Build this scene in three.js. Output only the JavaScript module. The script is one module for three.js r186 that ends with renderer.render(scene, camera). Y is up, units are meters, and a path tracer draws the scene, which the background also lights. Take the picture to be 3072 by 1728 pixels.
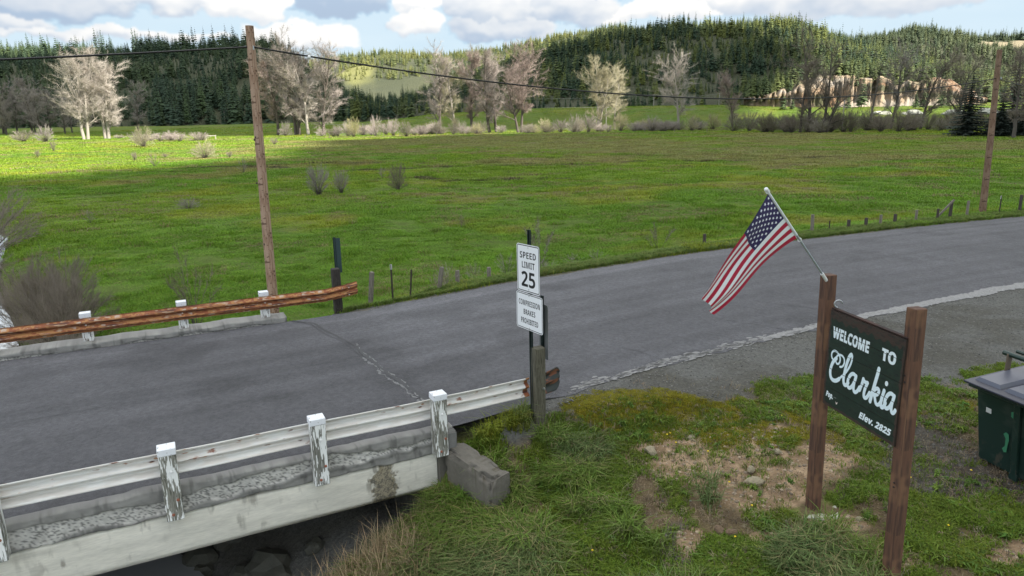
import * as THREE from 'three';
import { mergeGeometries } from 'three/addons/utils/BufferGeometryUtils.js';

// ---------------------------------------------------------------- camera, sky, sun, exposure
const scene = new THREE.Scene();
const camera = new THREE.PerspectiveCamera(44.35, 1024 / 576, 0.1, 6000);
camera.position.set(0, 4.65, 0);
camera.rotation.order = 'YXZ';
camera.rotation.set(-Math.atan(516 / 2120), 0, -Math.PI / 180);
scene.add(camera);
const renderer = new THREE.WebGLRenderer({ antialias: true });
renderer.toneMapping = THREE.LinearToneMapping;
renderer.toneMappingExposure = 2.75;
renderer.shadowMap.enabled = true;
const SUN_DIR = new THREE.Vector3(0.70, 0.66, 0.40).normalize();
const sun = new THREE.DirectionalLight(new THREE.Color(1.0, 0.94, 0.84), 5.0);
sun.position.copy(SUN_DIR).multiplyScalar(1500);
sun.castShadow = true;
sun.shadow.radius = 1.2;
Object.assign(sun.shadow.camera, { left: -900, right: 900, top: 900, bottom: -900, near: 1, far: 4000 });
scene.add(sun, sun.target);

// ---------------------------------------------------------------- noise and random numbers
function rng(seed) { let a = seed >>> 0; return () => { a = (a + 0x6D2B79F5) | 0; let t = Math.imul(a ^ (a >>> 15), 1 | a); t = (t + Math.imul(t ^ (t >>> 7), 61 | t)) ^ t; return ((t ^ (t >>> 14)) >>> 0) / 4294967296; }; }
const TABLE = new Float32Array(65536); { const r = rng(7); for (let i = 0; i < 65536; i++) TABLE[i] = r(); }
const hash = (x, y, s) => TABLE[(Math.imul(x, 7349) ^ Math.imul(y, 19211) ^ Math.imul(s, 31337)) & 65535];
function vn(x, y, s = 0, p = 0) {
  let xi = Math.floor(x), yi = Math.floor(y); let fx = x - xi, fy = y - yi;
  let x1 = xi + 1, y1 = yi + 1;
  if (p) { xi = ((xi % p) + p) % p; x1 = ((x1 % p) + p) % p; yi = ((yi % p) + p) % p; y1 = ((y1 % p) + p) % p; }
  fx = fx * fx * (3 - 2 * fx); fy = fy * fy * (3 - 2 * fy);
  const a = hash(xi, yi, s), b = hash(x1, yi, s), c = hash(xi, y1, s), d = hash(x1, y1, s);
  return a + (b - a) * fx + (c - a) * fy + (a - b - c + d) * fx * fy;
}
function fbm(x, y, o = 4, s = 0, p = 0) { let v = 0, a = 0.5, n = 0; for (let i = 0; i < o; i++) { v += a * vn(x, y, s + i * 17, p); n += a; a *= 0.5; x *= 2; y *= 2; p *= 2; } return v / n; }
const clamp = (v, a = 0, b = 1) => Math.min(b, Math.max(a, v));
const ss = (a, b, v) => { const t = clamp((v - a) / (b - a)); return t * t * (3 - 2 * t); };
const lerp = (a, b, t) => a + (b - a) * t;
const mix3 = (a, b, t) => [lerp(a[0], b[0], t), lerp(a[1], b[1], t), lerp(a[2], b[2], t)];
const interp = (xs, ys, x) => { if (x <= xs[0]) return ys[0] + (ys[1] - ys[0]) * (x - xs[0]) / (xs[1] - xs[0]); const n = xs.length; for (let i = 1; i < n; i++) if (x <= xs[i] || i === n - 1) return ys[i - 1] + (ys[i] - ys[i - 1]) * (x - xs[i - 1]) / (xs[i] - xs[i - 1]); };
const clampInterp = (xs, ys, x) => interp(xs, ys, clamp(x, xs[0], xs[xs.length - 1]));

// ---------------------------------------------------------------- the sky: broken cumulus under blue, brighter overhead as cloudy skies are
{
  const W = 3072, H = 1536, data = new Float32Array(W * H * 4);
  const SKY = 0.40;
  // cumulus heaps low in the sky: azimuth, elevation, half width, half height in degrees, whiteness
  const heaps = [[-33, 7.4, 8, 1.3, 0.60], [-37, 6.2, 6, 0.8, 0.72], [-24, 7.9, 4.2, 0.8, 0.80], [-28, 5.6, 8, 0.5, 0.86], [-19.6, 8.2, 3.6, 1.9, 1.0], [-15.6, 6.0, 4.4, 1.1, 1.0], [-12.6, 8.6, 4.4, 1.7, 0.47], [-6.6, 8.7, 1.7, 1.5, 1.0], [-6.8, 6.9, 2.1, 1.1, 0.93], [-1.2, 8.2, 4.2, 1.8, 0.80], [-0.4, 6.4, 4.2, 1.2, 0.70], [4.6, 7.8, 4.2, 1.5, 0.74], [8.6, 9.5, 5.2, 1.1, 0.44], [11.5, 7.5, 5.2, 0.9, 1.0], [17, 8.5, 5, 1.6, 0.93], [25, 8.0, 11, 2.2, 0.84], [36, 8.2, 9, 2.0, 0.82], [45, 7.5, 8, 2, 0.8], [-46, 8, 7, 1.6, 0.7]];
  for (let j = 0; j < H; j++) {
    const el = ((j + 0.5) / H - 0.5) * 180, up = Math.max(0, el);
    for (let i = 0; i < W; i++) {
      const k = (j * W + i) * 4; data[k + 3] = 1;
      if (el < -1) { data[k] = 0.16; data[k + 1] = 0.17; data[k + 2] = 0.13; continue; }
      const az = ((i + 0.5) / W - 0.25) * 360;   // 0 is ahead, rising to the right
      const az1 = az > 180 ? az - 360 : az;
      const blue = mix3([0.60, 0.80, 0.92], [0.17, 0.36, 0.70], ss(0, 70, up) ** 0.6);
      // cloud field on a plane overhead, so that it shrinks toward the horizon
      const pr = 1 / Math.tan((up + 7) * Math.PI / 180), a = az * Math.PI / 180;
      const px = Math.sin(a) * pr * 1.15 + 40, py = Math.cos(a) * pr * 1.15 + 40;
      let d = (fbm(px, py, 6, 3) - 0.37) * 5.0 * ss(8, 22, up);
      let white = 0.80 + 0.35 * (fbm(px * 1.7 + 9, py * 1.7, 3, 41) - 0.5), edgeLight = 0;
      if (up < 22) {
        const wx = (fbm(az1 * 0.5, up * 0.9, 6, 60) - 0.5) * 3.4, wy = (fbm(az1 * 0.5 + 31, up * 0.9, 6, 80) - 0.5) * 2.2;
        let best = -1, bw = 0;
        for (const [ha, he, hw, hh, w] of heaps) {
          const dx = (az1 + wx - ha) / hw, dyy = (up + wy - he) / (up + wy < he ? hh * 0.75 : hh);
          const q = 1 - Math.sqrt(dx * dx + dyy * dyy);
          if (q > best) { best = q; bw = w - 0.26 * ss(0.3, -0.9, dyy + 0.5 * (fbm(az1 * 0.8, up * 1.6, 4, 15) - 0.5)) + 0.07 * dx; }
        }
        const q = best * 6;
        if (q > d) { d = q; white = bw * (0.86 + 0.28 * fbm(az1 * 1.1, up * 2.2, 5, 23)); }
      }
      const cover = ss(-0.35, 1.1 - 0.5 * white, d);
      const lum = 0.96 + 2.0 * Math.max(0, Math.sin(up * Math.PI / 180) - 0.13);
      const c = clamp(white, 0.3, 1.05);
      const grey = mix3([0.44, 0.55, 0.70], [1.0, 0.985, 0.96], clamp((c - 0.42) / 0.5));
      for (let m = 0; m < 3; m++) data[k + m] = SKY * (blue[m] * (1 - cover) * (0.95 + 0.35 * Math.sin(up * Math.PI / 180)) + cover * grey[m] * lum);
    }
  }
  const sky = new THREE.DataTexture(data, W, H, THREE.RGBAFormat, THREE.FloatType);
  sky.mapping = THREE.EquirectangularReflectionMapping; sky.magFilter = THREE.LinearFilter; sky.colorSpace = THREE.LinearSRGBColorSpace; sky.needsUpdate = true;
  scene.background = sky; scene.environment = sky;
}

// ---------------------------------------------------------------- helpers
const taken = {};
function numbered(name) { if (!(name in taken)) { taken[name] = 0; return name; } taken[name]++; return name + '_' + String(taken[name]).padStart(3, '0'); }
function tag(o, label, category, group, kind) { o.userData = { label, category }; if (group) o.userData.group = group; if (kind) o.userData.kind = kind; return o; }
function shade(o) { o.traverse((m) => { if (m.isMesh) { m.castShadow = true; m.receiveShadow = true; } }); return o; }
function thing(name, label, category, pos = [0, 0, 0], turn = 0, group) { const g = new THREE.Group(); g.name = numbered(name); g.position.set(...pos); g.rotation.y = turn; tag(g, label, category, group); scene.add(g); return g; }
function part(name, geo, mat, parent, label) { const m = new THREE.Mesh(geo, mat); m.name = name; m.castShadow = m.receiveShadow = true; if (label) m.userData.label = label; parent.add(m); return m; }
function solo(name, geo, mat, label, category, group) { const m = new THREE.Mesh(geo, mat); m.name = numbered(name); m.castShadow = m.receiveShadow = true; tag(m, label, category, group); scene.add(m); return m; }
function structure(name, geo, mat, label) { const m = new THREE.Mesh(geo, mat); m.name = numbered(name); m.castShadow = m.receiveShadow = true; m.userData = { kind: 'structure' }; if (label) m.userData.label = label; scene.add(m); return m; }
const std = (o) => new THREE.MeshStandardMaterial({ roughness: 0.85, metalness: 0, ...o });
const lin = (r, g, b) => new THREE.Color().setRGB(r, g, b);
const toS = (v) => { v = clamp(v); return 255 * (v <= 0.0031308 ? 12.92 * v : 1.055 * v ** (1 / 2.4) - 0.055); };
function tex(w, h, fn, srgb = true, wrap = true) {
  const d = new Uint8Array(w * h * 4);
  for (let j = 0; j < h; j++) for (let i = 0; i < w; i++) {
    const c = fn(i / w, j / h, i, j), k = (j * w + i) * 4;
    if (srgb) { d[k] = toS(c[0]); d[k + 1] = toS(c[1]); d[k + 2] = toS(c[2]); } else { const v = clamp(c) * 255; d[k] = d[k + 1] = d[k + 2] = v; }
    d[k + 3] = 255;
  }
  const t = new THREE.DataTexture(d, w, h); t.magFilter = THREE.LinearFilter; t.minFilter = THREE.LinearMipmapLinearFilter; t.generateMipmaps = true;
  if (srgb) t.colorSpace = THREE.SRGBColorSpace; if (wrap) t.wrapS = t.wrapT = THREE.RepeatWrapping; t.needsUpdate = true; return t;
}
function canvasTex(w, h, draw) { const c = document.createElement('canvas'); c.width = w; c.height = h; draw(c.getContext('2d'), w, h); const t = new THREE.CanvasTexture(c); t.colorSpace = THREE.SRGBColorSpace; t.magFilter = THREE.LinearFilter; return t; }
// geometry collector: triangles with uv, own flat normals unless given
class Geo {
  constructor() { this.p = []; this.u = []; this.i = []; this.c = null; }
  v(x, y, z, u = 0, w = 0) { this.p.push(x, y, z); this.u.push(u, w); return this.p.length / 3 - 1; }
  t(a, b, c) { this.i.push(a, b, c); }
  q(a, b, c, d) { this.i.push(a, b, c, a, c, d); }
  build(flat = false) {
    let g = new THREE.BufferGeometry();
    g.setAttribute('position', new THREE.Float32BufferAttribute(this.p, 3)); g.setAttribute('uv', new THREE.Float32BufferAttribute(this.u, 2));
    if (this.c) g.setAttribute('color', new THREE.Float32BufferAttribute(this.c, 3));
    g.setIndex(this.i); if (flat) g = g.toNonIndexed(); g.computeVertexNormals(); return g;
  }
}
// box with uv in metres and slightly bevelled long edges
function boxUV(w, h, d, x = 0, y = 0, z = 0, bev = 0.006) {
  const g = new Geo(), s = Math.min(bev, w / 4, h / 4, d / 4), X = w / 2, Y = h / 2, Z = d / 2;
  const face = (a, b, c, e, du, dv) => { const q = [g.v(...a, 0, 0), g.v(...b, du, 0), g.v(...c, du, dv), g.v(...e, 0, dv)]; g.q(...q); };
  face([-X + s, -Y + s, Z], [X - s, -Y + s, Z], [X - s, Y - s, Z], [-X + s, Y - s, Z], w, h);
  face([X - s, -Y + s, -Z], [-X + s, -Y + s, -Z], [-X + s, Y - s, -Z], [X - s, Y - s, -Z], w, h);
  face([X, -Y + s, Z - s], [X, -Y + s, -Z + s], [X, Y - s, -Z + s], [X, Y - s, Z - s], d, h);
  face([-X, -Y + s, -Z + s], [-X, -Y + s, Z - s], [-X, Y - s, Z - s], [-X, Y - s, -Z + s], d, h);
  face([-X + s, Y, Z - s], [X - s, Y, Z - s], [X - s, Y, -Z + s], [-X + s, Y, -Z + s], w, d);
  face([-X + s, -Y, -Z + s], [X - s, -Y, -Z + s], [X - s, -Y, Z - s], [-X + s, -Y, Z - s], w, d);
  const e = (a, b, c, f) => face(a, b, c, f, 0.01, 1);
  for (const sx of [-1, 1]) for (const sz of [-1, 1]) { const q = [[sx * (X - s), -Y + s, sz * Z], [sx * X, -Y + s, sz * (Z - s)], [sx * X, Y - s, sz * (Z - s)], [sx * (X - s), Y - s, sz * Z]]; e(...(sx * sz > 0 ? q : q.reverse())); }
  for (const sy of [-1, 1]) for (const sz of [-1, 1]) { const q = [[-X + s, sy * (Y - s), sz * Z], [X - s, sy * (Y - s), sz * Z], [X - s, sy * Y, sz * (Z - s)], [-X + s, sy * Y, sz * (Z - s)]]; e(...(sy * sz > 0 ? q : q.reverse())); }
  for (const sy of [-1, 1]) for (const sx of [-1, 1]) { const q = [[sx * X, sy * (Y - s), -Z + s], [sx * X, sy * (Y - s), Z - s], [sx * (X - s), sy * Y, Z - s], [sx * (X - s), sy * Y, -Z + s]]; e(...(sx * sy < 0 ? q : q.reverse())); }
  const r = g.build(true); r.translate(x, y, z); return r;
}
const V3 = (x, y, z) => new THREE.Vector3(x, y, z);
// tapered tube through points [x,y,z,r], uv in metres
function tube(pts, sides = 8, cap = true) {
  const g = new Geo(); let len = 0, prev = null, up = V3(0.31, 0.2, 0.93);
  const P = pts.map((p) => V3(p[0], p[1], p[2]));
  for (let k = 0; k < pts.length; k++) {
    const d = P[Math.min(k + 1, P.length - 1)].clone().sub(P[Math.max(k - 1, 0)]).normalize();
    const a = up.clone().sub(d.clone().multiplyScalar(up.dot(d))).normalize(), b = d.clone().cross(a); up = a;
    if (prev) len += P[k].distanceTo(prev); prev = P[k];
    for (let s = 0; s <= sides; s++) { const t = s / sides * Math.PI * 2, r = pts[k][3]; const c = Math.cos(t) * r, n = Math.sin(t) * r; g.v(P[k].x + a.x * c + b.x * n, P[k].y + a.y * c + b.y * n, P[k].z + a.z * c + b.z * n, s / sides * 0.8, len); }
  }
  const n = sides + 1;
  for (let k = 0; k + 1 < pts.length; k++) for (let s = 0; s < sides; s++) g.q(k * n + s, k * n + s + 1, (k + 1) * n + s + 1, (k + 1) * n + s);
  if (cap) for (const k of [0, pts.length - 1]) { const c = g.v(P[k].x, P[k].y, P[k].z, 0, len); for (let s = 0; s < sides; s++) { const o = g.p; const A = k * n + s, B = A + 1; const a2 = g.v(o[A * 3], o[A * 3 + 1], o[A * 3 + 2], 0.1, len), b2 = g.v(o[B * 3], o[B * 3 + 1], o[B * 3 + 2], 0.2, len); k ? g.t(c, a2, b2) : g.t(c, b2, a2); } }
  return g.build();
}
const rod = (a, b, r, sides = 6) => tube([[...a, r], [...b, r]], sides);
const merge = (l) => mergeGeometries(l.map((g) => (g.index ? g.toNonIndexed() : g)));
// ---------------------------------------------------------------- where the road, the stream and the valley lie
const FAR_X = [-40, -4.53, -3.0, 0.14, 5.57, 10.49, 16.3, 22.41, 40, 90, 200], FAR_Z = [1.15, -16.51, -17.5, -19.9, -23.3, -25.7, -28.26, -30.63, -36.5, -48, -66];
const NEAR_X = [-40, -1.22, 1.01, 3.15, 6.06, 9.66, 13.68, 25, 40, 90, 200], NEAR_Z = [9.45, -9.86, -11.45, -12.9, -14.49, -16.35, -18.3, -23.3, -28.5, -40, -58];
const soft = (xs, ys) => (x) => (interp(xs, ys, x - 1.2) + 2 * interp(xs, ys, x - 0.5) + 2 * interp(xs, ys, x + 0.5) + interp(xs, ys, x + 1.2)) / 6;
const zFar = soft(FAR_X, FAR_Z), zNear = soft(NEAR_X, NEAR_Z);
const BR = { x: -1.10, z: -9.62, c: 0.895, s: 0.446 };            // bridge axes: along the rail, and across toward the near side
const toLocal = (x, z) => { const a = x - BR.x, b = z - BR.z; return [a * BR.c - b * BR.s, a * BR.s + b * BR.c]; };
const toWorld = (lx, lz) => [BR.x + lx * BR.c + lz * BR.s, BR.z - lx * BR.s + lz * BR.c];
const STREAM = [[-60, -66], [-34, -44], [-25.2, -30.4], [-19.2, -22.8], [-15.6, -18], [-11.8, -13.2], [-8.5, -10.4], [-5.4, -7.5], [-3.2, -4], [-1.5, 0], [2, 9], [6, 30]];
function streamDist(x, z) { let m = 1e9; for (let i = 0; i + 1 < STREAM.length; i++) { const [ax, az] = STREAM[i], [bx, bz] = STREAM[i + 1]; const dx = bx - ax, dz = bz - az; const t = clamp(((x - ax) * dx + (z - az) * dz) / (dx * dx + dz * dz)); const q = Math.hypot(x - ax - dx * t, z - az - dz * t); if (q < m) m = q; } return m; }
const FOOT_T = [-1.2, -0.2, -0.1, 0.05, 0.3, 0.45, 0.7, 1.2], FOOT_H = [1.5, 2.5, 7, 8.8, 8.6, 7.5, 8, 6], FOOT_D = [520, 540, 490, 460, 440, 430, 440, 460];
function valley(x, z) {
  const d = Math.max(1, -z), t = z < -20 ? x / d : 0;
  const fh = clampInterp(FOOT_T, FOOT_H, t), fd = clampInterp(FOOT_T, FOOT_D, t);
  const r = ss(300, fd - 15, d);
  return -1.5 + (fh + 1.5) * r + (fbm(x / 60, z / 60, 3, 5) - 0.5) * (0.5 + 1.2 * ss(300, 400, d)) * ss(25, 80, Math.hypot(x, z));
}
function groundY(x, z) {
  const zf = zFar(x), zn = zNear(x), [lx, lz] = toLocal(x, z);
  let y;
  const onBridge = lx < -0.35 && lx > -14;
  if (z < zf) {
    const d = (zf - z) * 0.89, fl = valley(x, z) + 0.75 * ss(0, 14, x) * (1 - ss(8, 60, d));
    y = lerp(-0.008, fl, ss(0.5, onBridge ? 2.2 : lerp(5.0, 6.5, ss(0, 15, x)), d));
  } else if (z > zn) {
    const d = (z - zn) * 0.89;
    y = -0.006 - 0.03 * d - 0.07 * Math.max(0, d - 1.5);
    y = Math.max(y, -1.1);
  } else y = onBridge ? -1.4 : -0.006 - 0.06 * ss(0.25, 0.6, Math.min(zn - z, z - zf));
  if (x < 14 && z > -60) {
    const sd = streamDist(x, z);
    if (sd < 14) {
      let e = sd;
      if (z > zf - 0.4 && lx > -0.2) e += 3.6 * ss(0.9, -0.5, lz) * ss(-0.2, 0.25, lx);
      const yb = clampInterp([0, 1.9, 2.4, 4.6, 6.6, 8.5, 11, 14], z < zf ? [-2.9, -2.6, -2.2, -1.5, -1.3, -0.9, -0.1, 0.5] : [-2.9, -2.6, -2.3, -1.0, -0.58, -0.36, 0.1, 0.5], e);
      const k = 0.12, h = clamp(0.5 + 0.5 * (yb - y) / k); y = lerp(yb, y, h) - k * h * (1 - h);
    }
  }
  return y;
}
// ---------------------------------------------------------------- ground colours (dry matter, soil, moss and grass; base colours only)
const C = { gravel: [0.115, 0.114, 0.106], mud: [0.060, 0.047, 0.034], soil: [0.33, 0.235, 0.15], soilDark: [0.090, 0.064, 0.045], moss: [0.215, 0.195, 0.022], turf: [0.125, 0.185, 0.028], straw: [0.20, 0.16, 0.10], green: [0.142, 0.222, 0.018], lush: [0.112, 0.205, 0.018], yellowgreen: [0.215, 0.245, 0.022], olive: [0.205, 0.195, 0.070], brown: [0.140, 0.110, 0.055] };
const blobs = (list) => (x, z) => { let m = -9; for (const [bx, bz, rx, rz, a] of list) { const c = Math.cos(a || 0), s = Math.sin(a || 0), dx = x - bx, dz = z - bz; const q = 1 - Math.hypot((dx * c + dz * s) / rx, (-dx * s + dz * c) / rz); if (q > m) m = q; } return m; };
const soilAt = blobs([[3.0, -9.7, 1.25, 0.85, 0.2], [3.75, -9.2, 1.0, 0.7, 0], [3.3, -8.75, 0.9, 0.5, 0.1], [2.5, -9.8, 0.85, 0.62, 0], [4.6, -9.5, 0.5, 0.4, 0], [3.9, -10.2, 0.55, 0.28, 0], [4.15, -7.95, 0.35, 0.2, 0], [4.5, -7.3, 0.3, 0.2, 0], [5.7, -7.35, 0.35, 0.22, 0], [0.3, -9.0, 0.3, 0.2, 0], [2.2, -7.9, 0.22, 0.3, 0.5], [6.3, -7.5, 0.4, 0.25, 0], [3.1, -7.8, 0.25, 0.15, 0]]);
const mudAt = blobs([[6.4, -9.7, 1.0, 1.1, 0.3], [5.9, -9.0, 0.9, 0.7, 0], [7.2, -8.6, 1.2, 0.6, 0.4], [2.0, -7.85, 0.35, 0.6, 0.3], [1.3, -11.2, 1.2, 0.5, 0], [6.9, -10.6, 0.5, 0.35, 0]]);
const mossAt = blobs([[2.2, -11.0, 1.5, 0.6, 0], [3.6, -10.8, 1.4, 0.7, 0], [5.0, -10.7, 1.1, 0.6, 0.1], [1.5, -10.9, 0.8, 0.4, 0], [6.2, -11.2, 0.9, 0.35, 0], [4.6, -10.1, 0.8, 0.4, 0], [7.4, -11.2, 0.7, 0.25, 0]]);
const lushAt = blobs([[-0.25, -10.55, 0.65, 0.8, 0], [0.9, -8.4, 1.5, 1.2, 0], [1.6, -7.4, 1.3, 0.9, 0], [0.2, -7.6, 1.2, 1.0, 0], [2.3, -7.2, 0.6, 0.5, 0], [3.4, -7.3, 0.6, 0.35, 0], [5.1, -7.6, 0.9, 0.5, 0], [6.3, -8.1, 0.8, 0.4, 0], [0.6, -10.0, 0.7, 0.5, 0], [1.5, -9.6, 0.8, 0.6, 0], [4.5, -8.6, 0.5, 0.4, 0], [5.3, -8.2, 0.6, 0.4, 0]]);
// how much green grass grows at a point of the near verge, 0 to 1
function verge(x, z) {
  const d = (z - zNear(x)) * 0.89, n = fbm(x * 1.1, z * 1.1, 4, 91) - 0.5, n2 = fbm(x * 3.1, z * 3.1, 3, 95) - 0.5;
  const gravelEdge = clampInterp([-0.5, 0.6, 1.2, 3, 5.4, 7, 12], [0.05, 0.25, 0.8, 1.4, 1.9, 3.0, 3.6], x);
  const out = {};
  out.gravel = ss(0.35, -0.25, d - gravelEdge + n * 1.4);
  out.soil = ss(-0.12, 0.16, soilAt(x, z) + n * 0.9 + n2 * 0.35);
  out.mud = ss(0.0, 0.35, mudAt(x, z) + n * 0.8 + n2 * 0.2);
  out.moss = ss(-0.05, 0.3, mossAt(x, z) + n * 1.3 + n2 * 0.7);
  out.lush = ss(-0.1, 0.4, lushAt(x, z) + n * 1.2);
  out.turf = clamp(ss(-0.10, 0.08, n + n2 * 0.6 + 0.035 + 0.22 * out.lush) * (1 - out.gravel) * (1 - 0.93 * out.soil) * (1 - 0.93 * out.mud));
  return out;
}
function nearColour(x, z) {
  const g = verge(x, z), n = fbm(x * 5, z * 5, 4, 101), f = fbm(x * 26, z * 26, 2, 111), sp = hash(Math.floor(x * 90), Math.floor(z * 90), 5);
  let c = mix3(C.soilDark, C.brown, n);
  c = mix3(c, mix3(C.turf, C.green, n), g.turf * 0.4);
  c = mix3(c, mix3(C.moss, [0.10, 0.085, 0.03], n * 0.8), g.moss * 0.85 * (0.55 + 0.45 * f));
  c = mix3(c, mix3(C.mud, C.gravel, n * 0.7), g.mud);
  c = mix3(c, mix3(C.soil, [0.21, 0.145, 0.09], ss(0.35, 0.65, n)), g.soil);
  c = mix3(c, mix3(C.gravel, [0.088, 0.085, 0.074], ss(0.4, 0.7, fbm(x * 0.9, z * 1.6, 3, 7))), g.gravel * (1 - 0.6 * g.moss * n));
  const v = (0.74 + 0.5 * f) * (0.82 + 0.36 * sp);
  return [c[0] * v, c[1] * v, c[2] * v];
}
const oliveAt = blobs([[20, -150, 55, 70, 0.2], [-10, -190, 60, 70, 0], [60, -160, 60, 60, 0], [5, -100, 30, 18, 0], [-40, -200, 40, 40, 0], [90, -120, 60, 40, 0.4], [35, -95, 45, 14, 0.3], [-60, -125, 20, 6, 0]]);
const DITCH = [[[-9.5, -76.5], [-6, -71.5], [-3.2, -71], [0.2, -72.5], [6, -71]], [[-38, -101], [-26, -103], [-18, -101]], [[-55, -96], [-42, -100], [-30, -97]], [[16, -95], [30, -92], [46, -97]], [[-20, -88], [-6, -92], [10, -90]]];
function ditchAt(x, z) { if (z > -60 || z < -112) return 0; let m = 9; for (const l of DITCH) for (let i = 0; i + 1 < l.length; i++) { const [ax, az] = l[i], [bx, bz] = l[i + 1], dx = bx - ax, dz = bz - az, t = clamp(((x - ax) * dx + (z - az) * dz) / (dx * dx + dz * dz)); m = Math.min(m, Math.hypot(x - ax - dx * t, z - az - dz * t)); } return ss(1.3, 0.5, m + 1.2 * (fbm(x / 2, z / 2, 3, 333) - 0.5)); }
function meadowColour(x, z) {
  const r = Math.hypot(x, z), n = fbm(x / 7, z / 7, 4, 201), n2 = fbm(x / 2.2, z / 2.2, 3, 211), big = fbm(x / 38, z / 38, 3, 221), fine = vn(x * 2.3, z * 2.3, 9);
  let c = mix3(C.green, C.lush, ss(0.35, 0.65, big));
  c = mix3(c, C.yellowgreen, 0.8 * ss(0.48, 0.72, n));
  c = mix3(c, C.olive, 0.85 * ss(0.05, 0.5, oliveAt(x, z) * 0.8 + (big - 0.5) * 1.5 + (n - 0.5) * 1.2));
  c = mix3(c, C.brown, 0.65 * ss(0.60, 0.76, n2 * 0.6 + n * 0.4));
  // a strip of old dry grass left standing along the willow fence line, with a ragged edge
  const old = ss(0.44, 0.56, n * 0.5 + n2 * 0.5) * ss(1, 0.8, Math.abs(z + 262 + 0.12 * x + 22 * (big - 0.5)) / 17);
  c = mix3(c, [0.20, 0.19, 0.085], 0.7 * old);
  const wet = ditchAt(x, z); if (wet > 0) c = mix3(c, [0.055, 0.045, 0.025], wet * ss(0.3, 0.55, n2));
  const v = 0.72 + 0.35 * n2 + 0.22 * fine;
  return [c[0] * v, c[1] * v, c[2] * v];
}
// ---------------------------------------------------------------- ground sheets
const NX0 = -6, NX1 = 16, NZ0 = -20.5, NZ1 = -3;           // the verge by the bridge, finely built
const RX0 = -42, RX1 = 46, RZ0 = -66, RZ1 = 24;            // the land on both sides of the road
function sheet(x0, x1, z0, z1, step, skip, colour, uvScale, drop = 0, bump = 0) {
  const g = new Geo(); g.c = colour ? [] : null; const nx = Math.round((x1 - x0) / step), nz = Math.round((z1 - z0) / step), id = new Int32Array((nx + 1) * (nz + 1)).fill(-1);
  const put = (i, j) => { const k = j * (nx + 1) + i; if (id[k] < 0) { const x = x0 + i * step, z = z0 + j * step; id[k] = g.v(x, groundY(x, z) - drop + (bump ? bump(x, z) : 0), z, (x - (uvScale ? 0 : x0)) / (uvScale || (x1 - x0)), (z - (uvScale ? 0 : z0)) / (uvScale || (z1 - z0))); if (colour) g.c.push(...colour(x, z)); } return id[k]; };
  for (let j = 0; j < nz; j++) for (let i = 0; i < nx; i++) { const x = x0 + (i + 0.5) * step, z = z0 + (j + 0.5) * step; if (skip && skip(x, z)) continue; g.q(put(i, j), put(i, j + 1), put(i + 1, j + 1), put(i + 1, j)); }
  return g.build();
}
const grassGrain = tex(1024, 1024, (u, v) => { const a = fbm(u * 16, v * 16, 5, 301, 16), b = vn(u * 256, v * 256, 5, 256), c = vn(u * 96, v * 200, 8, 0); const k = 0.62 + 0.5 * a + 0.3 * (b - 0.5) + 0.2 * (c - 0.5); return [k * 0.95, k, k * 0.9]; });
const grassBump = tex(512, 512, (u, v) => 0.5 * fbm(u * 32, v * 32, 4, 305, 32) + 0.5 * vn(u * 128, v * 128, 6, 128), false);
const dull = (o) => new THREE.MeshPhysicalMaterial({ roughness: 0.95, metalness: 0, specularIntensity: 0.12, ...o });
const meadowMat = dull({ vertexColors: true, map: grassGrain, bumpMap: grassBump, bumpScale: 0.05, roughness: 0.95 });
const insideNear = (m) => (x, z) => x > NX0 + m && x < NX1 - m && z > NZ0 + m && z < NZ1 - m;
const verTex = tex(1536, 1536, (u, v) => { const x = lerp(NX0, NX1, u), z = lerp(NZ0, NZ1, v); return z < zFar(x) - 1.2 ? mix3(meadowColour(x, z), [0.085, 0.075, 0.04], 0.55) : z < zFar(x) + 0.6 ? mix3(C.gravel, C.straw, 0.35 * vn(x * 3, z * 3, 4)) : nearColour(x, z); }, true, false);
const soilBump = tex(512, 512, (u, v) => 0.6 * fbm(u * 24, v * 24, 4, 405, 24) + 0.4 * vn(u * 120, v * 120, 6, 120), false); soilBump.repeat.set(9, 8);
const vergeMat = dull({ map: verTex, bumpMap: soilBump, bumpScale: 0.025, roughness: 0.95 });
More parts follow.
